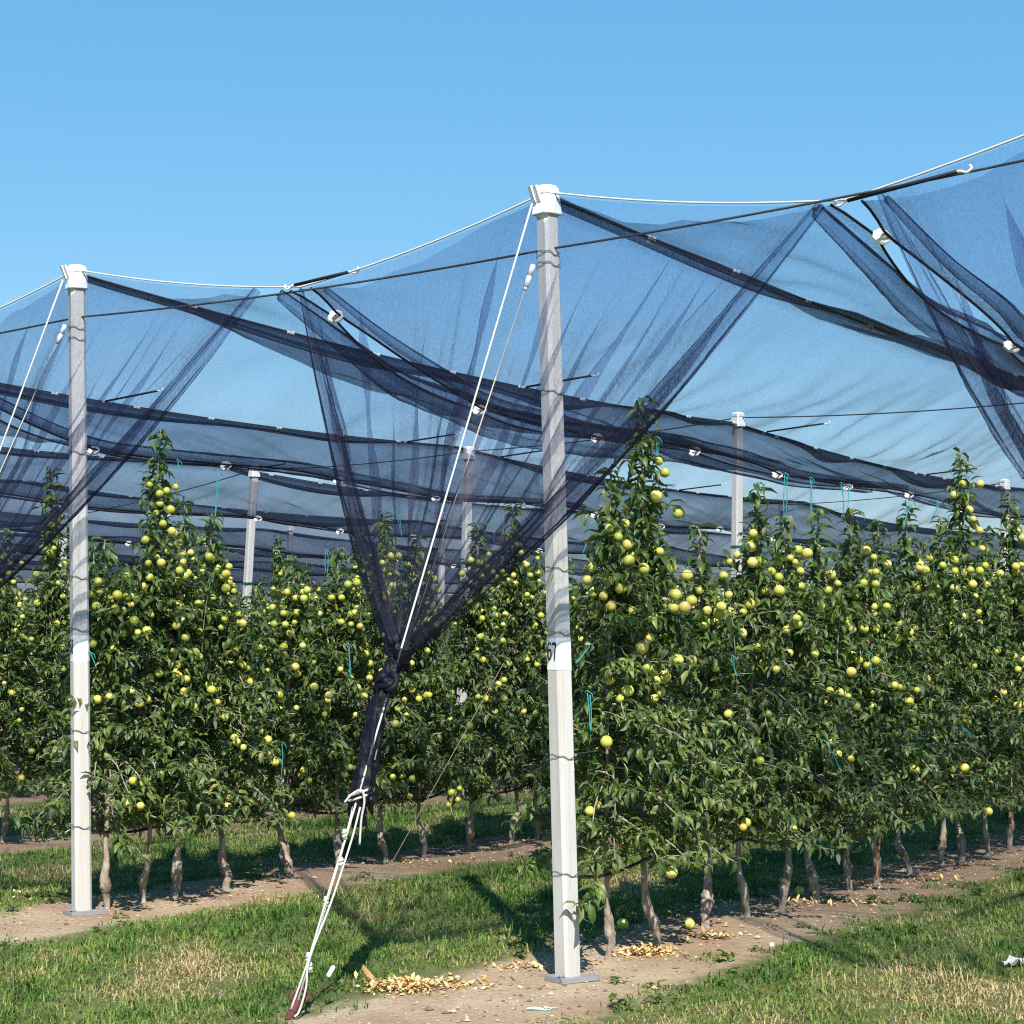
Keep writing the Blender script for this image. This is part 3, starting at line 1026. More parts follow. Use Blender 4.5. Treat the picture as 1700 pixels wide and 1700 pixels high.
def roof_half(mb, k, side, t):
    nw = 15; w_ = np.linspace(0, 1, nw)
    a = ridge_p(k, t)[:, None]; b = hem_p(k, t, side)[:, None]
    P = a * (1 - w_)[None, :, None] + b * w_[None, :, None]
    sd = k * 10 + (side > 0)
    n1, n2, n3 = Noise2(sd, 1.4), Noise2(sd + 400, 0.42), Noise2(sd + 800, 0.20)
    T = t[:, None] + 0 * w_[None]; W = w_[None] * 1.75 + 0 * T
    env = np.sin(PI * w_)[None]
    P[..., 2] += env * (-0.09 + 0.030 * n1(T * 0.6, W) + 0.010 * n2(T, W * 0.7) + 0.0045 * n3(T * 0.7, W * 1.3))
    # creases that radiate from the plates
    P[..., 2] += 0.018 * np.sin(2 * PI * (T - 0.27) / PLATE) * w_[None] ** 2 * (1 - w_)[None] * 3
    gather = np.clip((w_ - 0.955) / 0.045, 0, 1)[None] * 2.2 + np.clip((0.04 - w_) / 0.04, 0, 1)[None] * 1.5 + 0 * T
    mb.add(P.reshape(-1, 3), grid_faces(len(t), nw), gather.ravel())


def ridge_fold(mb, k, t, rng):
    """slack cloth hanging in a doubled fold under the ridge wire"""
    n1, n2 = Noise2(700 + k, 3.4, 8), Noise2(750 + k, 2.2, 8)
    D = np.clip(0.075 + 0.06 * n1(t, 0 * t), 0.015, 0.22) * np.clip(0.10 + 1.0 * np.abs(np.sin(PI * t / BAY)), 0, 1)
    sw = 0.05 * n2(t, 0 * t)
    r = ridge_p(k, t)
    prof = [(0.0, -0.03), (-0.02, -0.35), (-0.035, -0.8), (-0.02, -1.0), (0.02, -0.75), (0.03, -0.62), (0.055, -0.80), (0.06, -1.02), (0.085, -0.8), (0.05, -0.35), (0.01, -0.04)]
    P = np.zeros((len(t), len(prof), 3))
    for i, (o, dz) in enumerate(prof):
        P[:, i, :2] = r[:, :2] - N[None] * (o + sw * (-dz))[:, None]
        P[:, i, 2] = r[:, 2] + dz * D
    mb.add(P.reshape(-1, 3), grid_faces(len(t), len(prof)), np.full(len(t) * len(prof), 1.6))


GOFF = np.array([-0.739, -0.466]); AOFF = np.array([-1.157, -0.78])


def gather_pt(k):
    q = row_o(k) + GOFF
    return np.array([*q, 1.462 + 0.9 * float(slope(q[1]))])


def anchor_pt(k):
    q = row_o(k) + AOFF
    return np.array([*q, float(gz(*q))])


def edge_rope(k, side, n=40):
    """front edge from the valley (side +1: left, -1: right) to the post top of row k"""
    v = valley_p(k if side > 0 else k - 1, np.array([0.0]))[0]
    top = ridge_p(k, np.array([0.0]))[0] + np.array([0, 0, 0.012])
    return sagline(v, top, 0.03, n)


def curtain(mb, k, rng):
    E = np.concatenate([edge_rope(k, 1), edge_rope(k, -1)[::-1][1:]])
    bear = 850 + 3000 * E[:, 0] / E[:, 1]                 # the gathered cloth starts a little way from the valleys
    lo, hi = {0: (1458, 9999), 1: (486, 1364), 2: (-9999, 434)}.get(k, (-9999, 9999))
    E = E[(bear >= lo) & (bear <= hi)]
    c = np.linspace(0, 1, len(E))
    G = gather_pt(k)
    nq, nt = 520, 64
    q = np.linspace(0, 1, nq); tt = np.linspace(0, 0.60 if k == 0 else 1, nt)     # the part of row 0's cloth beyond the frame is left out
    Q, T = np.meshgrid(q, tt)
    # pleats: (where along the edge, half width, strength, t where it opens)
    pl = [(0.020, 0.018, 2.7, 0.0), (0.052, 0.014, 2.6, 0.0), (0.125, 0.016, 2.4, 0.02), (0.30, 0.013, 2.2, 0.14), (0.45, 0.019, 2.5, 0.03), (0.60, 0.015, 2.4, 0.08),
          (0.665, 0.012, 2.4, 0.08), (0.735, 0.009, 2.2, 0.15), (0.80, 0.017, 2.4, 0.03), (0.845, 0.010, 2.3, 0.02), (0.885, 0.014, 2.5, 0.02), (0.925, 0.014, 2.7, 0.0),
          (0.955, 0.012, 2.7, 0.0), (0.982, 0.016, 2.9, 0.0), (0.38, 0.008, 2.0, 0.3), (0.20, 0.009, 2.0, 0.3), (0.54, 0.008, 2.0, 0.3)]
    X = Q.copy(); OUT = np.zeros_like(Q)
    for (s0, wd, A, t0) in pl:
        s0 = s0 + (rng.uniform(-0.012, 0.012) if k != 1 else 0)
        ramp = np.clip((T - t0) / 0.22, 0, 1)
        wob = 1 + 0.35 * np.sin(T * (7 + 20 * wd * 30) + s0 * 40)
        z = (Q - s0 - 0.006 * np.sin(T * 6 + s0 * 50)) / wd
        X -= A * wd * ramp * wob * z * np.exp(-z * z / 2)
        OUT += 0.020 * ramp * z * np.exp(-z * z / 2) * (1 - 0.8 * T)
    CREASE = sum(np.exp(-((Q - p_[0]) / (p_[1] * 0.9)) ** 2) * np.clip((T - p_[3]) / 0.22, 0, 1) for p_ in pl)
    X = np.clip(X, 0.0, 1.0)
    P = np.stack([np.interp(X, c, E[:, i]) for i in range(3)], -1)
    Tm = T[..., None]
    Gs = G + np.stack([(X - 0.5) * 0.10 * 0.8, (X - 0.5) * -0.05, 0 * X], -1)
    P = P * (1 - Tm) + Gs * Tm
    # the cloth bellies a little under its own weight
    bel = np.sin(PI * T)
    P[..., 2] -= 0.10 * bel * (0.35 + 0.65 * np.abs(2 * X - 1))
    n1 = Noise2(40 + k, 0.5)
    off = OUT + 0.02 * bel * n1(X * 3, T * 1.2)
    P[..., 0] += off * -0.5; P[..., 1] += off * -0.75
    gather = np.clip(1 / (1.03 - 0.97 * T) - 1, 0, 12) ** 1.3 * 0.62
    for _ in range(46):       # fine creases that run down to the knot
        s0, w0 = rng.random(), rng.uniform(0.0016, 0.0055)
        ta, tb = rng.uniform(0.02, 0.6), rng.uniform(0.5, 1.1)
        on = np.clip((T - ta) / 0.12, 0, 1) * np.clip((tb + 0.25 - T) / 0.2, 0, 1)
        gather = gather + rng.uniform(1.0, 4.0) * (0.35 + 0.65 * np.clip(T * 2 - 0.3, 0, 1)) * on * np.exp(-((Q - s0 - 0.010 * np.sin(T * 4 + s0 * 60)) / w0) ** 2)
    gather += 0.55 * CREASE
    gather += 1.2 * (np.exp(-(Q / 0.05) ** 2) + np.exp(-((1 - Q) / 0.05) ** 2))
    mb.add(P.reshape(-1, 3), grid_faces(nt, nq), gather.ravel())
    # the two side edges are pulled into thick rolls of cloth
    ts = np.linspace(0, 0.60 if k == 0 else 1, 26)
    for e, rad, g0 in ((E[0], [0.010, 0.022, 0.030, 0.036, 0.040, 0.040, 0.032], 0.9 if k else 0.0), (E[-1], [0.018, 0.030, 0.038, 0.044, 0.046, 0.042, 0.030], 0.2)):
        c_ = e[None] * (1 - ts)[:, None] + (G[None] + np.array([0, -0.01, 0])) * ts[:, None]
        c_[:, 2] -= 0.10 * np.sin(PI * ts)
        bundle(mb, c_[::3], rad, 17 + k, 20, lambda u, g0=g0: g0 + (3.0 if k else 1.0) * u ** 1.3, 0.25)


def bundle(mb, pts, rad, seed, seg=18, gat=None, rough=1.0):
    """a rope-thick bunch of cloth with lengthwise folds"""
    p = bez(pts, 8); n = len(p); r = np.interp(np.linspace(0, 1, n), np.linspace(0, 1, len(rad)), rad)
    base = mb.n
    mb.tube(p, r, seg, None if gat is None else np.repeat(gat(np.linspace(0, 1, n)), seg))
    v = mb.v[-1]
    rg = np.random.default_rng(seed)
    ang = np.tile(np.arange(seg), n); ring = np.repeat(np.arange(n), seg)
    amp = 1 + 0.30 * np.sin(ang / seg * 2 * PI * 5 + ring * (0.22 if rough == 1 else 0.05) + rg.random() * 6) + rough * (0.14 * np.sin(ang / seg * 2 * PI * 8 - ring * 0.5) + rg.normal(0, 0.07, len(ang)))
    cen = np.repeat(p, seg, 0)
    mb.v[-1] = cen + (v - cen) * amp[:, None]


NETLAB = {0: 'hail net at the upper right corner, gathered off to the right', 1: 'big black hail net whose front end is gathered and knotted beside post 67',
          2: 'hail net over the row of post 68, its front drawn to lower left', 3: 'hail net over the third row, seen beyond the net of post 68'}
NETWORD = ['', '', '', '', 'fourth', 'fifth', 'sixth', 'seventh', 'eighth', 'ninth']
for k in range(0, 10):
    rng = np.random.default_rng(500 + k)
    q0 = row_o(k)
    root = empty('hail_net', (0, 0, 0))
    root.location = (q0[0], q0[1], 0)
    inv = -np.array([q0[0], q0[1], 0])
    lab = NETLAB.get(k, 'dark hail net over the %s row, far back' % NETWORD[k])
    tag(root, lab, 'hail net', 'hail nets over the rows')
    if k <= 3:
        t = np.concatenate([np.arange(0, 16, 0.08), np.arange(16, TMAX, 0.3)])
    else:
        t = np.arange(0, TMAX - 6, 0.25)
    for side in (1, -1):
        b = MB(); roof_half(b, k, side, t); b.v = [v + inv for v in b.v]
        b.build('roof_sheet', M['net'], root, attr_name='gather')
        hm = MB(); hp = hem_p(k, t[t < 26], side); hm.tube(hp + inv, 0.0065 if k < 4 else 0.009, 5); hm.build('hem', M['hem'], root)
    if k in (0, 1, 2):      # slack cloth bunched along the hems near the front
        for side, rr in ((1, 0.035), (-1, 0.075)):
            if k == 0 and side < 0: continue
            th = np.linspace(0.02, 7.5, 16); hp = hem_p(k, th, side); rp_ = ridge_p(k, th)
            hp = hp + (rp_ - hp) * 0.055; hp[:, 2] -= 0.02
            sw = MB(); bundle(sw, hp, list(rr * np.array([0.35, 0.9, 1.25, 1.2, 0.9, 0.6, 0.5, 0.45])), 60 + k, 16, lambda u: 0.55 + 0 * u, 0.3)
            sw.v = [v + inv for v in sw.v]; sw.build('swag', M['net'], root, attr_name='gather')
    b = MB(); ridge_fold(b, k, t, rng); b.v = [v + inv for v in b.v]
    b.build('ridge_fold', M['net'], root, attr_name='gather')
    if k <= 3:
        b = MB(); curtain(b, k, rng); b.v = [v + inv for v in b.v]
        b.build('gathered_end', M['net'], root, attr_name='gather')
        if k == 0: continue
        G = gather_pt(k); A = anchor_pt(k); dn = (A - G); dn /= np.linalg.norm(dn)
        kn = MB()
        if k == 1:
            d0 = G[1]
            c = at(641, 1135, d0 - 0.03)
            neck = [G + np.array([0.004, 0, 0.05]), G, at(652, 1105, d0 - 0.01), at(646, 1122, d0 - 0.02)]
            tail = [at(640, 1145, d0 - 0.03), at(627, 1175, d0 - 0.04), at(617, 1225, d0 - 0.06), at(608, 1280, d0 - 0.08), at(600, 1318, d0 - 0.10), at(592, 1340, d0 - 0.10), at(597, 1372, d0 - 0.10)]
        else:
            c = G + dn * 0.1
            neck = [G + np.array([0.004, 0, 0.05]), G, G + dn * 0.06]
            tail = [G + dn * (0.12 + 0.12 * i) for i in range(6)]
        bundle(kn, neck, [0.055, 0.045, 0.030, 0.034], 11, 18, lambda u: 9 + 0 * u)
        kn.v = [v + inv for v in kn.v]; kn.build('neck', M['net'], root, attr_name='gather')
        kb = MB()
        for i in range(7):      # wraps of the knot
            a0 = rng.random() * 6.28; ax1 = rng.normal(0, 1, 3); ax1 /= np.linalg.norm(ax1); ax2 = np.cross(ax1, rng.normal(0, 1, 3)); ax2 /= np.linalg.norm(ax2)
            ph = np.linspace(0, 2 * PI, 20)
            ring = c + 0.032 * (np.cos(ph)[:, None] * ax1 * 1.1 + np.sin(ph)[:, None] * ax2) + rng.normal(0, 0.010, 3)
            kb.tube(ring, 0.015 + 0.005 * np.sin(ph * 3 + a0), 8, 9.0)
        kb.v = [v + inv for v in kb.v]; kb.build('knot', M['net'], root, attr_name='gather')
        tb = MB(); bundle(tb, tail, [0.024, 0.031, 0.036, 0.040, 0.040, 0.034, 0.028], 13, 18, lambda u: 8 + 0 * u)
        tb.v = [v + inv for v in tb.v]; tb.build('tail', M['net'], root, attr_name='gather')

# ------------------------------------------------------------------ ropes, cables, wires
def line_obj(name, pts, rad, mat, label, cat, group=None, seg=6):
    pts = np.asarray(pts, float); c = pts[0].copy()
    b = MB(); b.tube(pts - c, rad, seg)
    o = b.build(name, mat, None, loc=c)
    return tag(o, label, cat, group)


er = []
for k in (3, 2, 1, 0):
    l = edge_rope(k, 1, 24); r_ = edge_rope(k, -1, 24)[::-1]
    er += [l, r_[1:]] if k == 3 else [l[1:], r_[1:]]
er = np.concatenate(er) + np.array([0, -0.008, 0.012])
line_obj('edge_rope', er, 0.0048, M['rope'], 'long white rope edging the front of the nets from post cap to post cap', 'rope')

for (k0, k1, j) in ((4, 3, 0), (3, 2, 0), (2, 1, 0), (1, 0, 0), (3, 2, 1), (2, 1, 1), (4, 3, 1), (5, 4, 1), (3, 2, 2)):
    a, b_ = POST[(k0, j)][1].copy() if (k0, j) in POST else None, POST[(k1, j)][1].copy()
    dz = 0.29 if j == 0 else 0.05
    a[2] -= dz; b_[2] -= dz
    names = {(2, 1, 0): 'dark cable strung between post 68 and post 67 under the nets', (1, 0, 0): 'dark cable running from post 67 to the upper right corner', (3, 2, 0): 'dark cable leaving post 68 to the left',
             (2, 1, 1): 'dark cable running right from the white capped slim post', (3, 2, 1): 'dark cable between the slim post and the post behind the gathered net',
             (4, 3, 1): 'dark cable between the post behind the gathered net and the leaning slim post', (5, 4, 1): 'dark cable between the leaning posts at the left', (4, 3, 0): 'dark cable past the left edge, under the third net',
             (3, 2, 2): 'dark cable between the far posts at the right'}
    line_obj('cross_cable', sagline(a, b_, 0.04 if j else 0.03), 0.0055 if j == 0 else 0.006, M['wire'], names[(k0, k1, j)], 'cable', 'cables between the posts')

for k in range(0, 7):
    t = np.arange(0.0, 24, 0.3)
    lab = ['ridge wire at the upper right corner', 'ridge wire running back from the cap of post 67', 'ridge wire running back from the cap of post 68', 'ridge wire of the third net',
           'ridge wire of the fourth net', 'ridge wire of the fifth net', 'ridge wire of the sixth net'][k]
    rp = ridge_p(k, t); rp[:, 2] += 0.006
    line_obj('ridge_wire', rp, 0.006, M['wire'], lab, 'wire', 'wires along the ridges of the nets')

# guy ropes of the two end posts
def guy(k, label):
    top = POST[(k, 0)][1]; A = anchor_pt(k)
    a = top + np.array([-0.065, -0.04, -0.09]); e = A + np.array([0.02, 0.0, 0.06])
    line_obj('guy_rope', sagline(a, e, 0.0, 12), 0.0048, M['rope'], label, 'rope', 'guy ropes of the end posts')


guy(1, 'taut white guy rope slanting from post 67 down through the gathered net')
guy(2, 'taut white guy rope slanting down left from the cap of post 68')
top1 = POST[(1, 0)][1]
s0 = at(885, 440, 8.14); s1 = at(640, 1180, 7.72); s2 = at(622, 1262, 7.64)
gr = empty('guy_wire', s0); tag(gr, 'thinner guy wire with a white tensioner, slanting from the cable on post 67', 'guy wire', 'guy wires of the end posts')
b = MB(); b.tube(np.array([s0, s1, s2]) - s0, 0.0030, 6); b.build('strand', M['oldrope'], gr)
b = MB(); dv = (s1 - s0) / np.linalg.norm(s1 - s0); b.tube([dv * 0.0, dv * 0.05], 0.013, 8); b.tube([dv * 0.056, dv * 0.11], 0.013, 8); b.tube([dv * 0.112, dv * 0.125], 0.009, 8); b.build('tensioner', M['white'], gr)
top2 = POST[(2, 0)][1]
s0 = at(108, 540, 9.95); s1 = s0 + (anchor_pt(2) + np.array([0, 0, 0.3]) - s0) * 0.98
gr = empty('guy_wire', s0); tag(gr, 'thinner guy wire with a white tensioner beside post 68', 'guy wire', 'guy wires of the end posts')
b = MB(); b.tube(np.array([s0, s1]) - s0, 0.0030, 6); b.build('strand', M['oldrope'], gr)
b = MB(); dv = (s1 - s0) / np.linalg.norm(s1 - s0); b.tube([dv * 0.0, dv * 0.05], 0.013, 8); b.tube([dv * 0.056, dv * 0.11], 0.013, 8); b.build('tensioner', M['white'], gr)
# low brown stay wire with a white plug
s0 = at(922, 948, 8.16); s1 = at(655, 1420, 7.85); s2 = at(512, 1664, 7.5); s2[2] = 0.01
gr = empty('stay_wire', s2); tag(gr, 'thin brown stay wire from post 67, with a white plug near its foot', 'stay wire')
b = MB(); b.tube(np.array([s0, (s0 + s2) / 2, s2]) - s2, 0.0019, 5); b.build('strand', M['rustwire'], gr)
dv = (s0 - s2) / np.linalg.norm(s0 - s2); b = MB(); b.lathe([(0.006, 0), (0.010, 0.006), (0.010, 0.04), (0.007, 0.052)], 10, dv * 0.16, Vector(dv).to_track_quat('Z', 'Y').to_matrix()); b.build('plug', M['white'], gr)

# anchor and tie-down rope of the gathered net
A1 = anchor_pt(1)
an = empty('ground_anchor', A1); tag(an, 'red brown iron anchor in the soil where the white ropes end', 'anchor')
b = MB(); b.tube([(-0.03, -0.02, -0.05), (0.0, 0.0, 0.03), (0.022, 0.012, 0.075)], [0.020, 0.019, 0.016], 10); b.build('rod', M['rust'], an)
b = MB(); ph = np.linspace(0, 2 * PI, 20); b.tube(np.stack([0.034 * np.cos(ph) + 0.03, 0.02 * np.cos(ph) + 0.015, 0.09 + 0.026 * np.sin(ph)], 1), 0.009, 8, cap=False); b.build('eye', M['rust'], an)
TP = at(597, 1322, gather_pt(1)[1] - 0.10)
rt = empty('tie_down_rope', A1); tag(rt, 'white double rope knotted along its length, tying the net tail to the ground anchor', 'rope')
e1 = at(483, 1676, 7.40); e2 = at(497, 1678, 7.40); kk = at(513, 1590, 7.44)
b = MB()
b.tube(bez([at(588, 1332, 7.62) , at(575, 1385, 7.58), at(543, 1490, 7.5), kk, e1], 8) - A1, 0.0046, 6)
b.tube(bez([at(598, 1340, 7.60), at(582, 1400, 7.57), at(549, 1500, 7.49), kk + np.array([0.004, -0.01, 0]), at(508, 1640, 7.41), e2, at(489, 1688, 7.38)], 8) - A1, 0.0046, 6)
b.build('strand', M['rope'], rt)
b = MB()
for (px, py) in ((572, 1385), (566, 1432), (541, 1497), (512, 1590), (514, 1606)):
    c = at(px, py, 7.585 - (py - 1340) / 330 * 0.16) - A1; ph = np.linspace(0, 2 * PI * 2.4, 26)
    b.tube(c + np.stack([0.0085 * np.cos(ph), 0.0085 * np.sin(ph), np.linspace(-0.018, 0.018, 26)], 1), 0.0045, 6)
    b.tube([c + [0, 0, -0.022], c + [0, 0, 0.022]], 0.0085, 8)
b.build('knot', M['rope'], rt)
b = MB()
ph = np.linspace(0, 2 * PI * 2.2, 44)
b.tube(TP - A1 + np.stack([0.046 * np.cos(ph), 0.046 * np.sin(ph), np.linspace(-0.018, 0.028, 44) + 0.012 * np.cos(ph)], 1), 0.0055, 6)
d_ = TP[1] - 0.065
b.tube(bez([at(572, 1332, d_), at(585, 1318, d_), at(600, 1312, d_), at(605, 1330, d_), at(600, 1360, d_ + 0.01), at(597, 1402, d_ + 0.02)], 8) - A1, 0.0050, 6)
b.build('lashing', M['rope'], rt)

# training wires and hoses along the rows
for k in (1, 2, 3):
    for z, w1 in zip(ZT, ('lowest', 'second', 'third', 'topmost')):
        t = np.arange(0, 16, 0.5)
        q = np.stack([row_pt(k, a, 0.045) for a in t]); pz = np.array([z + 1.0 * slope(y) for y in q[:, 1]])
        line_obj('training_wire', np.concatenate([q, pz[:, None]], 1), 0.0017, M['wire'],
                 '%s thin trellis wire threaded through the %s' % (w1, {1: 'row of post 67', 2: 'row of post 68', 3: 'third row'}[k]), 'wire', 'trellis wires of the rows', 5)
for k, lab in ((1, 'black irrigation hose slung low along the right front row'), (2, 'black irrigation hose slung low along the row of post 68')):
    t = np.arange(0.0, 15, 0.11)
    q = np.stack([row_pt(k, a, 0.03 + 0.03 * math.sin(a * 4)) for a in t])
    z = 0.46 + np.array([slope(y) for y in q[:, 1]]) - 0.06 * np.abs(np.sin(t * PI / 0.9)) ** 1.3 + 0.015 * np.sin(t * 2.3)
    line_obj('irrigation_hose', np.concatenate([q, z[:, None]], 1), 0.0085, M['hose'], lab, 'hose', None, 7)

# ------------------------------------------------------------------ plates, clips and bungees
def plate_mesh():
    b = MB()
    a = np.arange(8) / 8 * 2 * PI + PI / 8
    rings = []
    for s, z in ((0.85, -0.010), (1.0, -0.006), (1.0, 0.006), (0.82, 0.011), (0.35, 0.012), (0.30, 0.024), (0.12, 0.026)):
        rings.append(np.stack([0.045 * s * np.cos(a), 0.035 * s * np.sin(a), np.full(8, z)], 1))
    b.loft(rings)
    return b.mesh('net_plate', M['white'], False)


def clip_mesh():
    b = MB()
    b.box((0, 0, 0), (0.055, 0.016, 0.020)); b.box((0, 0.002, -0.018), (0.040, 0.010, 0.018), None, 1.3); b.box((0.022, 0, 0.013), (0.010, 0.014, 0.008))
    return b.mesh('ridge_clip', M['white'], False)


PM, CM = plate_mesh(), clip_mesh()
VL = {0: 'white net plate in the valley at the upper right', 1: 'white net plate in the valley left of post 67', 2: 'white net plate in the valley behind post 68',
      3: 'small white net plate in the fourth valley back', 4: 'tiny white net plate in the fifth valley back'}
for k in range(0, 5):
    i = 0; ci = -1
    while 0.27 + i * PLATE < 15:
        t = 0.27 + i * PLATE
        p = valley_p(k, np.array([t]))[0]
        i += 1
        b_ = p[0] / p[1]
        if abs(b_) > 0.285: continue
        o = link('net_plate', PM, None, p + np.array([0, 0, -0.005])); o.rotation_euler = (R(70) + random.uniform(-0.3, 0.3), random.uniform(-0.3, 0.3), random.uniform(-0.3, 0.3))
        ci += 1
        lab = VL[k] + (', %s visible from the front' % ORD[ci])
        tag(o, lab, 'net plate', 'white plates joining the nets')
for k in range(1, 6):
    i = 0; ci = -1
    while 0.9 + i * 0.86 < 15:
        t = 0.9 + i * 0.86
        i += 1
        p = ridge_p(k, np.array([t]))[0]
        if abs(p[0] / p[1]) > 0.285: continue
        ci += 1
        o = link('ridge_clip', CM, None, p + np.array([0, -0.012, 0.0])); o.rotation_euler = (0.2, 0.15, ROT)
        tag(o, 'small white clip on the %s ridge wire, %s visible from the front' % (['', 'post 67', 'post 68', 'third', 'fourth', 'fifth'][k], ORD[ci]), 'clip', 'white clips on the ridge wires')


def bungee(a, b_, label):
    a, b_ = np.asarray(a), np.asarray(b_)
    r = empty('bungee_cord', a); tag(r, label, 'bungee cord', 'black bungees with white hooks')
    d = (b_ - a); L = np.linalg.norm(d); d = d / L
    m = MB(); m.tube(np.array([a + d * 0.04, (a + b_) / 2, b_ - d * 0.04]) - a, 0.0085, 6); m.build('cord', M['hem'], r)
    for c, s in ((a, 1), (b_, -1)):
        h = MB(); u_ = d * s
        h.tube(bez([c - a - u_ * 0.012 + [0, 0, 0.014], c - a - u_ * 0.02, c - a + u_ * 0.0 + [0, 0, -0.012], c - a + u_ * 0.03, c - a + u_ * 0.07], 5), 0.0056, 6)
        h.build('hook', M['white'], r)


bn = 0
for k, ts in ((2, (4.35, 8.35, 12.3)), (3, (3.1, 7.0, 8.6, 12.4)), (4, (4.2, 8.2, 12))):
    for t in ts:
        p = ridge_p(k, np.array([t]))[0]
        if abs(p[0] / p[1]) > 0.29: continue
        e = p.copy(); e[:2] += -N * 0.66; e[2] += 0.05
        bn += 1
        bungee(p, e, 'black bungee with white hooks on the %s ridge, %s from the front' % (['', '', 'post 68', 'third', 'fourth'][k], ORD[ts.index(t)]))
v1 = valley_p(1, np.array([0.0]))[0]; v0 = valley_p(0, np.array([0.0]))[0]
bungee(at(478, 476, v1[1] - 0.02), at(590, 449, v1[1] - 0.22), 'black bungee at the front edge between posts 68 and 67')
bungee(v0 + np.array([-0.03, 0.0, 0.0]), at(1605, 281, v0[1] - 0.35), 'black bungee at the front edge right of post 67')

# ------------------------------------------------------------------ twine, canes
TW = [((1303, 788), (1303, 880), 10.6, 2), ((1345, 795), (1345, 866), 10.9, 2), ((1396, 804), (1401, 862), 11.2, 2), ((1408, 808), (1407, 850), 11.3, 1), ((1512, 832), (1500, 880), 11.5, 2),
      ((1556, 833), (1549, 858), 11.8, 2), ((361, 782), (357, 862), 11.0, 2), ((295, 766), (297, 790), 10.6, 1), ((655, 832), (667, 892), 12.2, 2), ((541, 915), (541, 952), 11.8, 2), ((1090, 728), (1088, 770), 9.1, 2),
      ((983, 865), (968, 920), 13.5, 2), ((1034, 870), (1034, 884), 9.0, 1), ((577, 1070), (583, 1130), 11.5, 2), ((1214, 1090), (1222, 1122), 9.2, 2), ((1365, 1222), (1398, 1288), 10.0, 1), ((1596, 1208), (1622, 1226), 11.6, 2),
      ((975, 1068), (956, 1102), 8.3, 2), ((468, 1235), (467, 1285), 11.3, 1), ((1442, 1085), (1448, 1130), 10.5, 1), ((975, 1150), (980, 1215), 8.4, 2), ((150, 1085), (160, 1110), 10.0, 1), ((818, 850), (820, 905), 13.0, 2)]
TWL = ['hanging between treetops just right of the slim white capped post', 'hanging second right of the white capped slim post', 'hanging third right of the white capped slim post', 'short, beside the third string right of the slim post',
       'slanting over the treetops near the right', 'short, left of the tallest right whip', 'hanging from the net left of the leaning slim post', 'short, at the tip of the spire tree', 'slanting through the gathered net', 'short, over the treetops left of the gathered net',
       'beside the tall leader right of post 67', 'slanting, just right of post 67 among far nets', 'tiny, in the first treetop right of post 67', 'zigzag among apples left of the black knot', 'pair in the foliage right of the 67 number', 'slanting low in the foliage of the right row',
       'short, low in the foliage near the right edge', 'tied to post 67 at its number', 'low in the foliage left of the net tail', 'in the foliage amid the right front row', 'hanging low just right of post 67', 'short, right of the number 68', 'upright behind the gathered net']
for ((a, b_, d, n_), lab) in zip(TW, TWL):
    A_, B_ = at(*a, d), at(*b_, d)
    m = MB()
    for i in range(n_):
        o = np.array([0.012 * i, 0, -0.01 * i])
        mid = (A_ + B_) / 2 + np.array([random.uniform(-0.012, 0.012), 0, 0])
        m.tube(bez([A_ + o, mid + o * 0.5, B_ + o * random.uniform(-0.6, 1)], 5) - A_, 0.0026, 5)
    m.tube(np.array([A_ + [-0.012, 0, 0.004], A_ + [0.0, -0.008, 0.010], A_ + [0.02, 0, -0.004], A_ + [0.03, 0, -0.03]]) - A_, 0.0026, 5)
    tag(m.build('tying_twine', M['twine'], None, loc=A_), 'teal twine ' + lab, 'twine', 'teal tying twine in the trees')
CN = [((1349, 1090), (1352, 1150), 10.35), ((1679, 1270), (1680, 1345), 12.75), ((1462, 1390), (1455, 1420), 11.15)]
CL = ['in the middle of the right front row', 'low, near the right edge beside a trunk', 'short, at a trunk foot of the right front row']
for (a, b_, d), lab in zip(CN, CL):
    A_, B_ = at(*b_, d), at(*a, d)
    m = MB(); pts = sagline(A_ - [0, 0, 0.15], B_ + [0, 0, 0.05], 0.0, 9); m.tube(pts - A_, 0.0050 * np.array([1, 1, 1.2, 1, 1, 1.2, 1, 1, 0.9]), 7)
    tag(m.build('bamboo_cane', M['cane'], None, loc=A_), 'orange brown bamboo cane ' + lab, 'cane', 'bamboo canes in the rows')

# ------------------------------------------------------------------ things on the ground
def ground_px(px, py):
    d = EYE * 3000 / (py - 1003)
    for _ in range(6):
        x = (px - 850) / 3000 * d
        d = (EYE - float(gz(x, d))) * 3000 / (py - 1003)
    x = (px - 850) / 3000 * d
    return np.array([x, d, float(gz(x, d))])


for (px, py, lab, s) in ((1145, 1543, 'yellow green apple on the soil, right of the second trunk from post 67', 1.0), (1327, 1487, 'fallen yellow apple left of the sixth trunk from post 67', 1.0),
                         (1351, 1484, 'pale fallen apple touching the sixth trunk from post 67', 0.9), (1034, 1544, 'shaded green apple lying just right of the first trunk from post 67', 1.1),
                         (226, 1392, 'pair of low yellow apples, left one', 1.0), (745, 1342, 'fallen apple in the far alley behind the net tail', 1.0)):
    if py < 1400 and px < 300: continue
    p = ground_px(px, py)
    o = link('fallen_apple', APPLE, None, p + np.array([0, 0, 0.029 * s])); o.scale = (s, s, s); o.rotation_euler = (random.uniform(1.0, 2.0), random.uniform(-1, 1), random.uniform(0, 6))
    tag(o, lab, 'apple', 'apples fallen under the trees')


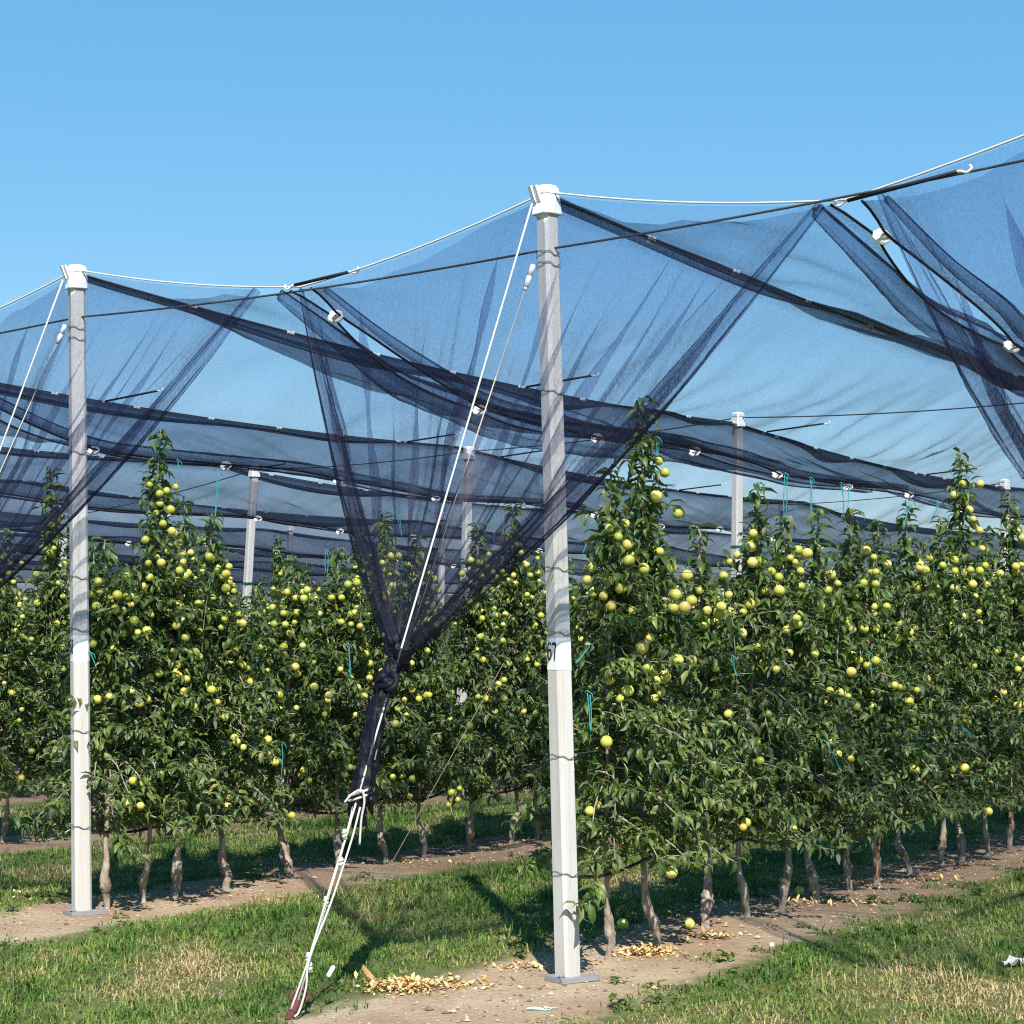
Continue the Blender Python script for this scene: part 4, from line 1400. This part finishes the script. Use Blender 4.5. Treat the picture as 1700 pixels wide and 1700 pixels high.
def litter(name, px, py, rx, ry, n, hmax, label, seed):
    rg = np.random.default_rng(seed); c = ground_px(px, py)
    m = MB()
    for _ in range(n):
        a = rg.normal(0, 0.5, 2); q = c[:2] + np.array([a[0] * rx, a[1] * ry]); hh = hmax * math.exp(-(a[0] ** 2 + a[1] ** 2) * 1.4) * rg.random()
        z = float(gz(*q)) + 0.004 + hh
        L, W_ = rg.uniform(0.010, 0.034), rg.uniform(0.004, 0.011); ang = rg.random() * 6.28
        d = np.array([math.cos(ang), math.sin(ang), rg.normal(0, 0.45)]); sd = np.array([-math.sin(ang), math.cos(ang), rg.normal(0, 0.4)])
        b0 = np.array([q[0], q[1], z]); up = np.array([0, 0, rg.uniform(0.2, 0.7) * W_])
        m.add([b0 - sd * W_ * 0.3, b0 + sd * W_ * 0.3, b0 + d * L * 0.5 + sd * W_ + up, b0 + d * L * 0.5 - sd * W_ + up, b0 + d * L + up * 0.4], [[0, 1, 2, 3], [3, 2, 4]], rg.beta(1.3, 1.4))
    m.v = [v - c for v in m.v]
    tag(m.build(name, M['litter'], None, attr_name='tint', loc=c), label, 'leaf litter', kind='stuff')


litter('dry_litter', 665, 1640, 0.17, 0.14, 620, 0.035, 'heap of yellow dried litter on the soil between the anchor and post 67', 1)
litter('dry_litter', 745, 1636, 0.26, 0.13, 160, 0.01, 'thin yellow litter strewn right of the heap', 2)
litter('dry_litter', 1072, 1584, 0.13, 0.10, 420, 0.040, 'heap of pale dry litter around the second trunk from post 67', 3)
litter('dry_litter', 1180, 1556, 0.14, 0.07, 130, 0.02, 'brown litter at the third trunk from post 67', 4)
litter('dry_litter', 1300, 1500, 0.7, 0.20, 200, 0.01, 'few brown leaves scattered along the soil strip of the right row', 5)
litter('dry_litter', 890, 1608, 0.20, 0.12, 90, 0.01, 'few brown leaves left of the foot of post 67', 6)
litter('dry_litter', 120, 1490, 0.55, 0.2, 120, 0.01, 'few brown leaves on the soil around post 68', 7)
litter('dry_litter', 1450, 1465, 1.0, 0.16, 220, 0.01, 'brown leaves farther along the soil strip of the right row', 9)
litter('dry_litter', 580, 1430, 0.9, 0.18, 160, 0.012, 'brown leaves along the soil strip of the second row', 8)

def crumbs():
    rg = np.random.default_rng(77); m = MB()
    f8 = np.array([[0, 2, 4], [2, 1, 4], [1, 3, 4], [3, 0, 4], [2, 0, 5], [1, 2, 5], [3, 1, 5], [0, 3, 5]])
    octa = np.array([[1, 0, 0], [-1, 0, 0], [0, 1, 0], [0, -1, 0], [0, 0, 1], [0, 0, -1.0]])
    for k, t0, t1, n in ((1, -2.2, 9, 2600), (2, -2.5, 6, 1500)):
        for _ in range(n):
            q = row_pt(k, rg.uniform(t0, t1), rg.normal(0, 0.26))
            if abs(q[0] / q[1]) > 0.31: continue
            r = rg.uniform(0.003, 0.012) * (2.0 if rg.random() < 0.05 else 1)
            v = octa * r * rg.uniform(0.6, 1.3, (6, 3)); v[:, 2] *= 0.6
            a = rg.random() * 6.28; c_, s_ = math.cos(a), math.sin(a)
            v[:, :2] = v[:, :2] @ np.array([[c_, s_], [-s_, c_]])
            m.add(v + np.array([q[0], q[1], float(gz(*q)) + r * 0.25]), f8, rg.random())
    o = m.build('soil_crumbs', M['crumb'], None, False, attr_name='tint')
    tag(o, 'crumbs and clods of brown earth scattered over the soil strips', 'soil crumbs', kind='stuff')


crumbs()


def weeds():
    rg = np.random.default_rng(31); m = MB(); P, D, L = [], [], []
    n = 0
    while n < 120:
        k = int(rg.choice([1, 1, 2])); sd = rg.choice([-1, 1])
        q = row_pt(k, rg.uniform(-2.2, 6), sd * rg.normal(0.52, 0.13))
        if abs(q[0] / q[1]) > 0.33: continue
        n += 1
        g = np.array([q[0], q[1], float(gz(*q))]); sz = rg.uniform(0.5, 1.3)
        for _ in range(int(rg.integers(6, 16))):
            a = rg.random() * 6.28
            d = np.array([math.cos(a), math.sin(a), rg.uniform(0.25, 1.3)]); d /= np.linalg.norm(d)
            P.append(g + np.array([*rg.normal(0, 0.015 * sz, 2), rg.uniform(0, 0.03) * sz])); D.append(d); L.append(rg.uniform(0.025, 0.06) * sz)
    P, D, L = np.array(P), np.array(D), np.array(L)
    leaves(m, P, D, L, L * rg.uniform(0.35, 0.6, len(L)), rg, rg.uniform(0.4, 1.6, len(L)))
    tag(m.build('weeds', M['leaf'], None, True, 'tint'), 'low broad leaved weeds along the edges of the soil strips', 'weeds', kind='stuff')


weeds()
c = ground_px(622, 1632)  # upright dead leaf, shaped as a leaning irregular cone
m = MB()
rg = np.random.default_rng(5); rings = []
for z, r_ in ((-0.01, 0.026), (0.015, 0.022), (0.04, 0.020), (0.06, 0.012), (0.085, 0.004)):
    a = np.arange(9) / 9 * 2 * PI
    rr = r_ * (1 + rg.normal(0, 0.14, 9)); rings.append(np.stack([0.8 * rr * np.cos(a) - z * 0.65, 0.5 * rr * np.sin(a), np.full(9, z * 0.85) + 0.15 * z * np.cos(2 * a)], 1))
m.loft(rings)
tag(m.build('dead_leaf', M['straw'], None, False, loc=c), 'small pointed tan dead leaf standing at the left end of the litter heap', 'dead leaf')

c = ground_px(1282, 1571)
m = MB(); a = np.arange(8) / 8 * 2 * PI
m.loft([np.stack([r_ * np.cos(a) * (1 + 0.15 * np.sin(3 * a)), r_ * 0.8 * np.sin(a), np.full(8, z)], 1) for r_, z in ((0.011, -0.003), (0.016, 0.006), (0.013, 0.015), (0.005, 0.019))])
tag(m.build('white_pebble', M['white'], None, loc=c), 'small white pebble on the edge of the grass, right of centre', 'pebble')
c = ground_px(1683, 1606)
m = MB(); rg = np.random.default_rng(9)
gx, gy = np.meshgrid(np.linspace(-0.05, 0.05, 7), np.linspace(-0.03, 0.03, 5)); gzv = 0.035 + rg.normal(0, 0.010, gx.shape) - 6 * gx ** 2
m.add(np.stack([gx, gy, gzv], -1).reshape(-1, 3), grid_faces(5, 7))
m.add(np.stack([gx, gy, gzv - 0.003], -1).reshape(-1, 3), grid_faces(5, 7)[:, ::-1])
tag(m.build('paper_scrap', M['paper'], None, False, loc=c), 'crumpled grey scrap of paper in the grass at the lower right edge', 'scrap')
c = ground_px(895, 1677)
m = MB()
ph = np.linspace(0, 2 * PI, 20)
m.tube(np.stack([0.055 * np.cos(ph), 0.012 * np.sin(ph), 0.006 + 0.003 * np.cos(3 * ph)], 1), 0.003, 5)
m.tube([(0.02, -0.008, 0.012), (0.05, 0.004, 0.009), (0.08, 0.012, 0.006)], 0.0026, 5)
tag(m.build('twine_scrap', M['paletwine'], None, loc=c), 'pale teal loop of twine lying on the soil at the bottom', 'twine scrap')
